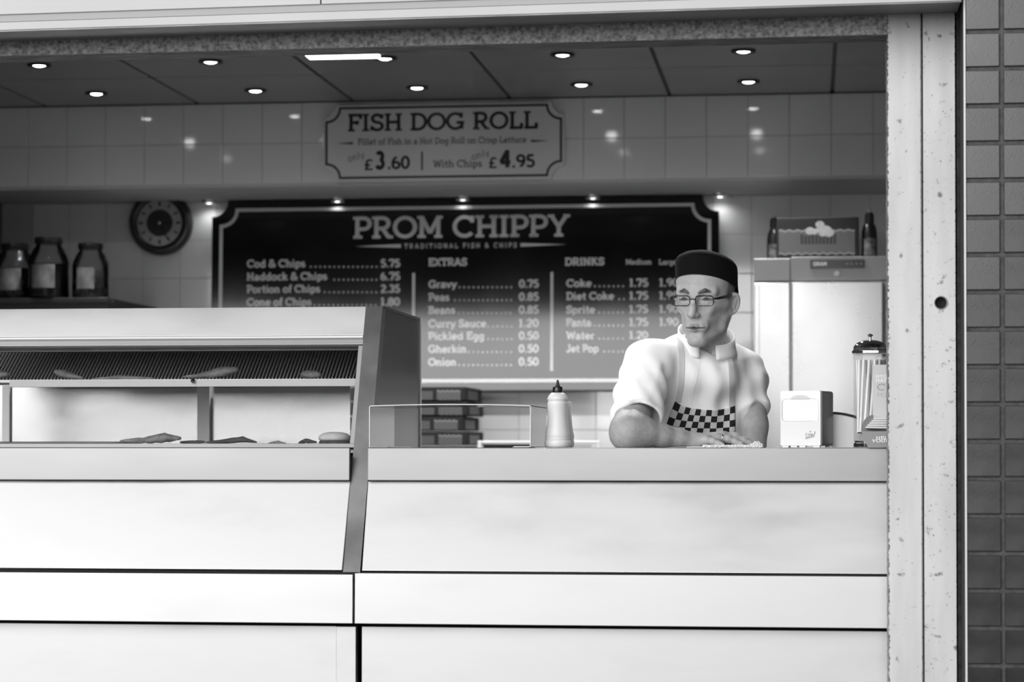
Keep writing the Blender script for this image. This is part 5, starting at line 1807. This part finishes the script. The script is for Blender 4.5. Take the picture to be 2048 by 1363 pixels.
def rarm_sdf(P):
    d = s_chain(P, [RS, EL], [0.052, 0.043], 0.01)
    d = s_min(d, s_chain(P, [EL, F1, F2, F3, WR], [0.0405, 0.0345, 0.0285, 0.0215, 0.0170], 0.012), 0.03)
    d = s_min(d, s_ell(P, EL + Vector((-0.014, -0.006, -0.016)), (0.022, 0.022, 0.020)), 0.02)
    w2 = WR + Vector((0.006, 0.020, 0.0))
    d = s_min(d, s_chain(P, [F2 + Vector((0, .018, 0)), F3 + Vector((0, .02, 0)), w2], [0.026, 0.021, 0.016], 0.01), 0.02)
    for n_, (pts, rad) in FIN.items():
        if n_ == 'thumb':
            d = s_min(d, s_chain(P, [w2] + pts, [0.016] + rad, 0.008), 0.010)
            continue
        st = WR if n_ in ('ring', 'pinky') else w2
        d = s_min(d, s_cap(P, st, pts[0], 0.0145, rad[0] + 0.0015), 0.012)
    fd = None
    for n_, (pts, rad) in FIN.items():
        if n_ == 'thumb':
            continue
        e = s_chain(P, pts, rad, 0.004)
        e = s_min(e, s_ell(P, pts[1], (rad[1] * 1.08,) * 3), 0.004)
        fd = e if fd is None else np.minimum(fd, e)      # fingers stay apart from each other
    d = s_min(d, fd, 0.006)
    # nails: shallow flats near the tips
    return s_max(d, -(P[:, 2] - (Z0 + 0.0003 + 0.0032 * sm(P[:, 0], F2.x, F3.x))), 0.0015)    # rests on the cloth and the counter
lo = (min(EL.x, WR.x) - 0.075, 5.96, ZC - 0.004)
av, aq = surface(rarm_sdf, (EL.x - 0.062, EL.y - 0.062, ZC - 0.003), (wp(1516, 880, 6.2).x, 6.25, ZC + 0.125), 0.0019)
aal = np.full(len(av), 0.38, F32)
hairn = sm(-(av[:, 0] - F3.x), -0.02, 0.02)
strk = np.sin(av[:, 0] * 900 + av[:, 2] * 700 + 3 * np.sin(av[:, 1] * 300)) * 0.5 + 0.5
aal = mixm(aal, hairn * strk * 0.22, 0.2)
for n_, (pts, rad) in FIN.items():
    t_, b_ = pts[-1], pts[-2]
    dirn = (t_ - b_).normalized()
    nc_ = t_ - dirn * 0.002 + Vector((0, -0.001, rad[-1] * 0.9))
    nd_ = np.sqrt((((av - V3(nc_)) / np.array((0.0065, 0.0050, 0.0050), F32)) ** 2).sum(1))
    aal = mixm(aal, sm(-nd_, -1.1, -0.8) * 0.7, 0.55)
def larm_sdf(P):
    e1, e2, e3 = at(1504, 850, 6.44), at(1506, 945, 6.42), at(1480, 1010, 6.33)
    d = s_chain(P, [LS, e1, e2, e3], [0.05, 0.040, 0.034, 0.026], 0.02)
    return s_min(d, s_ell(P, at(1470, 1028, 6.31), (0.05, 0.045, 0.02)), 0.02)
p0, p1 = at(1440, 1075, 6.25), at(1560, 700, 6.6)
lv, lq = surface(larm_sdf, (p0.x - 0.04, 6.22, p0.z - 0.02), (p1.x + 0.05, 6.60, p1.z), 0.005)
# torso and legs under the clothes
def core_sdf(P):
    c = MO
    d = s_chain(P, [(c.x + 0.01, 6.49, 1.32), (c.x, 6.49, 1.15), (c.x, 6.49, 0.95)], [0.07, 0.08, 0.10], 0.04)
    d = s_min(d, s_cap(P, RS, LS, 0.035, 0.035), 0.03)
    d = s_min(d, s_cap(P, RS, EL.lerp(RS, 0.35), 0.033, 0.033), 0.02)
    return d
cv, cq = surface(core_sdf, (MO.x - 0.3, 6.02, 0.82), (MO.x + 0.3, 6.66, 1.47), 0.012)
M_skin = mat('skin', 0.4, 0.5, spec=0.4, attr='albedo', var=0.10, vscale=70, bump=0.2, bscale=220, sss=0.04)
body_me = mesh_np('body', [head_part, (av, aq, aal), (lv, lq, np.full(len(lv), 0.38, F32)), (cv, cq, None)])
body_me.transform(Matrix.Translation(-MO))
body = link('body', body_me, M_skin, man)
# wedding-style ring
pts, rad = FIN['ring']
c = pts[0].lerp(pts[1], 0.45)
dv = (pts[1] - pts[0]).normalized()
s_ = dv.orthogonal().normalized()
t_ = dv.cross(s_)
bm = bm_new()
add_tube(bm, [c + (s_ * math.cos(2 * math.pi * i / 24) + t_ * math.sin(2 * math.pi * i / 24)) * 0.0102 for i in range(24)], 0.0013, 6, True)
obj('finger_ring', bm, M_chrome, man, 60, world=True)

# ---- jacket
HEMC = at(1275, 840, 6.10)
def fold(P, k, ph, amp, mask):
    return amp * mask * np.sin(P @ V3(k) + ph)
def jacket_sdf(P, sleeves=True):
    c = MO
    yaw = np.array(Matrix.Rotation(R(22), 3, 'Z'), dtype=F32)
    d = s_ell(P, at(1390, 800, 6.465), (0.170, 0.118, 0.185), yaw)
    d = s_min(d, s_ell(P, (c.x - 0.005, 6.475, 1.06), (0.165, 0.125, 0.26), yaw), 0.08)
    d = s_min(d, s_cap(P, RS + Vector((0.015, 0, -0.004)), LS + Vector((-0.012, 0, -0.004)), 0.054, 0.052), 0.07)
    d = s_min(d, s_cap(P, NB + Vector((0, 0.025, -0.045)), RS.lerp(NB, 0.25), 0.056, 0.045), 0.05)
    d = s_min(d, s_cap(P, NB + Vector((0, 0.025, -0.045)), LS.lerp(NB, 0.25), 0.056, 0.045), 0.05)
    d = s_min(d, s_ell(P, NB + Vector((-0.002, -0.012, -0.072)), (0.090, 0.084, 0.062)), 0.03)
    # sleeves, cut square to the arm
    dr = s_chain(P, [RS, RS.lerp(HEMC, 0.55), HEMC + (HEMC - RS) * 0.3], [0.062, 0.062, 0.066], 0.02)
    ax_ = (HEMC - RS).normalized()
    hemd = ((P - V3(HEMC + ax_ * 0.012)) @ V3((ax_ + Vector((0.18, 0, 0))).normalized()))
    dr = s_max(dr, hemd, 0.010)
    e1 = at(1504, 850, 6.44)
    dl_ = s_chain(P, [LS, e1], [0.058, 0.052], 0.02)
    axl = (e1 - LS).normalized()
    heml = ((P - V3(LS.lerp(e1, 0.78))) @ V3((axl + Vector((0.35, -0.2, 0))).normalized()))
    dl_ = s_max(dl_, heml, 0.004)
    d = s_min(d, dr, 0.035)
    d = s_min(d, dl_, 0.030)
    # folds: long soft pleats down the chest and across the sleeves
    z = P[:, 2]
    mk = sm(z, 0.9, 1.2) * sm(-z, -1.44, -1.36)
    d = d + fold(P, (95, 60, 14), 0.4, 0.0024, mk)
    d = d + fold(P, (52, 30, -38), 1.3, 0.0024, mk)
    d = d + fold(P, (30, -40, 70), 2.1, 0.0034, mk * sm(-(P[:, 0] - RS.x), -0.10, 0.0))
    d = d + fold(P, (-60, 20, 75), 0.7, 0.0030, mk * sm(P[:, 0] - LS.x, -0.06, 0.02))
    # crease between sleeve and chest
    A_, B_ = RS + Vector((0.060, -0.075, -0.02)), HEMC + Vector((0.060, 0.10, 0.0))
    d = s_sub(d, s_cap(P, A_, B_, 0.004, 0.010), 0.03)
    # neck opening
    d = s_sub(d, s_cap(P, NB + Vector((0.002, 0.005, -0.03)), NB + Vector((0, -0.012, 0.12)), 0.054, 0.066), 0.008)
    # hollow inside of the sleeves
    d = s_sub(d, s_cap(P, HEMC - ax_ * 0.02, HEMC + ax_ * 0.2, 0.055, 0.060), 0.006)
    return d
jv, jq = surface(jacket_sdf, (MO.x - 0.31, 5.98, 0.80), (MO.x + 0.31, 6.68, 1.50), 0.0042)
M_jacket = mat('white_cotton', 0.90, 0.85, bump=0.35, bscale=26, bstretch=(1.0, 1.0, 0.35), sheen=0.1)
jm = mesh_np('jacket', [(jv, jq, None)])
jm.transform(Matrix.Translation(-MO))
jack = link('jacket', jm, M_jacket, man)

def drape(us, vs_, off):
    """world grid (list of rows of (u, v) pixels) laid on the jacket's front"""
    pts = np.array([[at(u, v, 6.0) for u, v in zip(ur, vr)] for ur, vr in zip(us, vs_)], dtype=np.float64)
    n0, n1, _ = pts.shape
    o_ = np.array((0, 0, EYE))
    dirs = (pts - o_).reshape(-1, 3)
    dirs /= np.linalg.norm(dirs, axis=1)[:, None]
    t = np.full(len(dirs), 6.12)
    for _ in range(70):
        Pn = (o_ + dirs * t[:, None]).astype(F32)
        t += np.clip(jacket_sdf(Pn), -0.02, 0.03) * 0.8
    t = np.minimum(t, 6.62) - off
    Pw = o_ + dirs * t[:, None]
    return Pw.reshape(n0, n1, 3)
def sheet(name, G_, m, th=0.0025, uv=True):
    n0, n1, _ = G_.shape
    bm = bm_new()
    V_ = [[bm.verts.new(G_[i, j]) for j in range(n1)] for i in range(n0)]
    uvl = bm.loops.layers.uv.new('UVMap')
    for i in range(n0 - 1):
        for j in range(n1 - 1):
            f = bm.faces.new((V_[i][j], V_[i][j + 1], V_[i + 1][j + 1], V_[i + 1][j]))
            for lp, (a, b) in zip(f.loops, ((i, j), (i, j + 1), (i + 1, j + 1), (i + 1, j))):
                lp[uvl].uv = (b / (n1 - 1), a / (n0 - 1))
    bmesh.ops.recalc_face_normals(bm, faces=bm.faces[:])
    c_ = sum((f.normal.y for f in bm.faces))
    if c_ > 0:
        bmesh.ops.reverse_faces(bm, faces=bm.faces[:])
    me = bpy.data.meshes.new(name)
    bm.to_mesh(me)
    bm.free()
    me.transform(Matrix.Translation(-MO))
    for p in me.polygons:
        p.use_smooth = True
    o = link(name, me, m, man)
    if th > 0.001:
        md = o.modifiers.new('thickness', 'SOLIDIFY')
        md.thickness = th
        md.offset = -1
    return o
# apron bib (checked), from its drooping top edge down behind the counter
def lerp_tab(tab, x):
    for (a, va), (b, vb) in zip(tab, tab[1:]):
        if x <= b:
            return va + (vb - va) * (x - a) / (b - a)
    return tab[-1][1]
top = [(0.0, (1350, 802)), (0.12, (1365, 812)), (0.3, (1385, 816.5)), (0.5, (1408, 819)), (0.7, (1432, 820)), (0.86, (1455, 816)), (1.0, (1470, 811))]
def topp(f):
    return (lerp_tab([(a, b[0]) for a, b in top], f), lerp_tab([(a, b[1]) for a, b in top], f))
nc_, nr_ = 45, 34
us, vs_ = [], []
VB = 936.0
for i in range(nr_):
    g_ = i / (nr_ - 1)
    ru, rv = [], []
    for j in range(nc_):
        f = j / (nc_ - 1)
        u0_, v0_ = topp(f)
        # the left edge slants outwards, the right hangs straight
        u1_ = 1318 + (1472 - 1318) * f
        ru.append(u0_ + (u1_ - u0_) * g_)
        v1_ = 888
        rv.append(v0_ + (v1_ - v0_) * g_)
    us.append(ru)
    vs_.append(rv)
GA = drape(us, vs_, 0.0045)
# soften: average the depth a little so the bib hangs as cloth
for _ in range(6):
    K = GA.copy()
    K[1:-1, 1:-1] = (GA[:-2, 1:-1] + GA[2:, 1:-1] + GA[1:-1, :-2] + GA[1:-1, 2:] + 2 * GA[1:-1, 1:-1]) / 6
    GA[:, :, 1] = np.minimum(GA[:, :, 1], K[:, :, 1])
# check cloth
mc = bpy.data.materials.new('checked_cloth')
mc.use_nodes = True
nt = mc.node_tree
pr = nt.nodes['Principled BSDF']
pr.inputs['Roughness'].default_value = 0.9
uvn = nt.nodes.new('ShaderNodeUVMap')
mp = nt.nodes.new('ShaderNodeMapping')
mp.inputs['Scale'].default_value = (11.0, 5.6, 1)
mp.inputs['Location'].default_value = (1.0, 0, 0)
chk = nt.nodes.new('ShaderNodeTexChecker')
chk.inputs['Scale'].default_value = 1.0
chk.inputs['Color1'].default_value = (0.012, 0.012, 0.012, 1)
chk.inputs['Color2'].default_value = (0.62, 0.62, 0.62, 1)
nt.links.new(uvn.outputs['UV'], mp.inputs['Vector'])
nt.links.new(mp.outputs['Vector'], chk.inputs['Vector'])
nt.links.new(chk.outputs['Color'], pr.inputs['Base Color'])
ap = sheet('apron', GA, mc)
ap['label'] = 'black and white checked apron bib'
# straps, placket seam and collar
M_strap = mat('strap_cotton', 0.60, 0.85)
def strip(name, line, w0, m, off, n=40, th=0.0006):
    us, vs_ = [], []
    for i in range(n):
        f = i / (n - 1)
        u = lerp_tab([(k / (len(line) - 1), p[0]) for k, p in enumerate(line)], f)
        v = lerp_tab([(k / (len(line) - 1), p[1]) for k, p in enumerate(line)], f)
        us.append([u - w0 / 2, u, u + w0 / 2])
        vs_.append([v, v, v])
    return sheet(name, drape(us, vs_, off), m, th)
strip('apron_strap', [(1464, 815), (1465, 770), (1463, 730), (1457, 695)], 12, M_strap, 0.0022)
strip('apron_strap', [(1356, 804), (1362, 770), (1364, 735), (1363, 705), (1359, 672)], 11, M_strap, 0.0022)
strip('placket', [(1400, 704), (1392, 748), (1384, 780), (1378, 814)], 9, M_jacket, 0.0008)

# stand collar, open at the front
bm = bm_new()
nphi = 40
phi0, phi1 = R(-69), R(258)
rows = []
cc = NB + Vector((-0.002, -0.014, 0))
for i in range(nphi + 1):
    t = i / nphi
    ph = phi0 + (phi1 - phi0) * t
    fr_ = (1 - math.sin(ph)) / 2                 # 1 at front, 0 at the back
    zb = 0.030 - 0.043 * fr_ - 0.009 * math.cos(ph)
    zt2 = 0.080 - 0.067 * fr_ - 0.012 * math.cos(ph)
    out = 1.0 + 0.06 * math.cos(ph * 2)
    side = math.cos(ph)
    col = []
    for k, (zz, rr) in enumerate(((zb - 0.012, 0.081), (zb, 0.079), ((zb + zt2) / 2, 0.0755), (zt2, 0.0755))):
        lift = 0.0
        col.append(bm.verts.new(cc + Vector((rr * math.cos(ph) * 0.98, rr * math.sin(ph) * 0.95 + (0.010 if side < 0 else 0.0) * 0, zz + lift))))
    rows.append(col)
for A, B in zip(rows, rows[1:]):
    for k in range(3):
        bm.faces.new((A[k], B[k], B[k + 1], A[k + 1]))
o = obj('collar', bm, M_jacket, man, 60, world=True)
md = o.modifiers.new('thickness', 'SOLIDIFY')
md.thickness = 0.0035
md.offset = 0

# ---- skull cap
bm = bm_new()
n_ = 56
def cap_ring(sx, sy, fz):
    ring = []
    for i in range(n_):
        a = 2 * math.pi * i / n_
        x, y = sx * math.cos(a), 0.012 + sy * math.sin(a)
        ring.append(bm.verts.new(hl(x, y, fz(x, y))))
    return ring
rim = lambda x, y: 0.027 - 0.42 * y
topz = lambda x, y: 0.089 - 0.30 * y
lv_ = []
lv_.append(cap_ring(0.0780, 0.0985, lambda x, y: rim(x, y) + 0.002))
lv_.append(cap_ring(0.0805, 0.1020, rim))
for f, e in ((0.3, 1.0), (0.65, 1.005), (0.9, 1.0), (1.0, 0.975)):
    lv_.append(cap_ring(0.0788 * e, 0.1010 * e, lambda x, y, f=f: rim(x, y) * (1 - f) + topz(x, y) * f))
for e, dz in ((0.90, 0.008), (0.70, 0.018), (0.40, 0.026), (0.02, 0.029)):
    lv_.append(cap_ring(0.0788 * e, 0.1010 * e, lambda x, y, dz=dz: topz(x, y) + dz))
for A, B in zip(lv_, lv_[1:]):
    for i in range(n_):
        j = (i + 1) % n_
        bm.faces.new((A[i], A[j], B[j], B[i]))
obj('skull_cap', bm, mat('black_cotton', 0.006, 0.9, spec=0.2, bump=0.2, bscale=30), man, 60, world=True)

# ---- glasses
M_frame = mat('glasses_frame', 0.012, 0.3)
def lens_outline(s):
    pts = []
    for (x, z) in rounded_rect(0.047, 0.0255, 0.008, 5):
        k = x + s * 0.0315
        pts.append((k, -0.1035 + 0.12 * max(0, abs(k) - 0.01) ** 1.25 * 1.6 + 0.02 * z, z - 0.0035 - 0.03 * abs(x) * 0))
    return pts
frames = bm_new()
for s in (-1, 1):
    pts = [hl(*p) for p in lens_outline(s)]
    add_tube(frames, pts, 0.00125, 6, True)
top_b = [hl(-0.0085, -0.1035, -0.0005), hl(-0.004, -0.1055, 0.0015), hl(0.004, -0.1055, 0.0015), hl(0.0085, -0.1035, -0.0005)]
add_tube(frames, top_b, 0.0014, 6)
for s in (-1, 1):
    # brow bar is heavier, temple wide and dark
    top_pts = [p for p in lens_outline(s) if p[2] > 0.006]
    top_pts.sort(key=lambda p: p[0])
    add_tube(frames, [hl(*p) for p in top_pts], 0.0016, 6)
    xo = s * 0.0555
    yo = -0.1035 + 0.12 * (0.0455) ** 1.25 * 1.6
    tp = [Vector((xo, yo, 0.002)), Vector((s * 0.064, yo + 0.006, 0.002)), Vector((s * 0.0715, -0.060, 0.003)), Vector((s * 0.073, -0.020, 0.002)), Vector((s * 0.072, 0.006, 0.003)), Vector((s * 0.071, 0.024, -0.006))]
    prev = None
    for i, q in enumerate(tp):
        hh = (0.0018, 0.0030, 0.0040, 0.0040, 0.0030, 0.0022)[i]
        ring = [frames.verts.new(hl(q.x + dx, q.y, q.z + dz)) for dx, dz in ((-0.0012, -hh), (0.0012, -hh), (0.0012, hh), (-0.0012, hh))]
        if prev:
            for k in range(4):
                frames.faces.new((prev[k], prev[(k + 1) % 4], ring[(k + 1) % 4], ring[k]))
        else:
            frames.faces.new(ring[::-1])
        prev = ring
    frames.faces.new(prev)
gf = obj('glasses', frames, M_frame, man, 60, world=True)
for s in (-1, 1):
    bm = bm_new()
    bm.faces.new([bm.verts.new(hl(*p)) for p in lens_outline(s)])
    bmesh.ops.triangulate(bm, faces=bm.faces[:])
    ln_ = obj('lens', bm, thin_glass('lens_glass', 0.97, 1.5), man, world=True)
    ln_.parent = gf

# ---- trousers and shoes
def leg_sdf(P):
    c = MO
    d = s_chain(P, [(c.x - 0.06, 6.47, 0.95), (c.x + 0.06, 6.47, 0.95)], [0.125, 0.125])
    for s in (-1, 1):
        d = s_min(d, s_chain(P, [(c.x + s * 0.09, 6.48, 0.90), (c.x + s * 0.11, 6.46, 0.48), (c.x + s * 0.12, 6.52, 0.08)], [0.095, 0.068, 0.058], 0.04), 0.03)
    return s_max(d, -(P[:, 2] - 0.06), 0.004)
tv, tq = surface(leg_sdf, (MO.x - 0.3, 6.30, 0.03), (MO.x + 0.3, 6.66, 1.10), 0.012)
tm = mesh_np('trousers', [(tv, tq, None)])
tm.transform(Matrix.Translation(-MO))
link('trousers', tm, mat('dark_trousers', 0.03, 0.9), man)
for s in (-1, 1):
    def shoe_sdf(P, s=s):
        d = s_chain(P, [(MO.x + s * 0.12, 6.55, 0.04), (MO.x + s * 0.135, 6.34, 0.035)], [0.045, 0.042])
        return s_max(d, -P[:, 2] + 0.0005, 0.003)
    sv, sq = surface(shoe_sdf, (MO.x + s * 0.13 - 0.08, 6.27, -0.006), (MO.x + s * 0.13 + 0.08, 6.62, 0.10), 0.008)
    smh = mesh_np('shoe', [(sv, sq, None)])
    smh.transform(Matrix.Translation(-MO))
    link('shoe', smh, M_blackgloss, man)
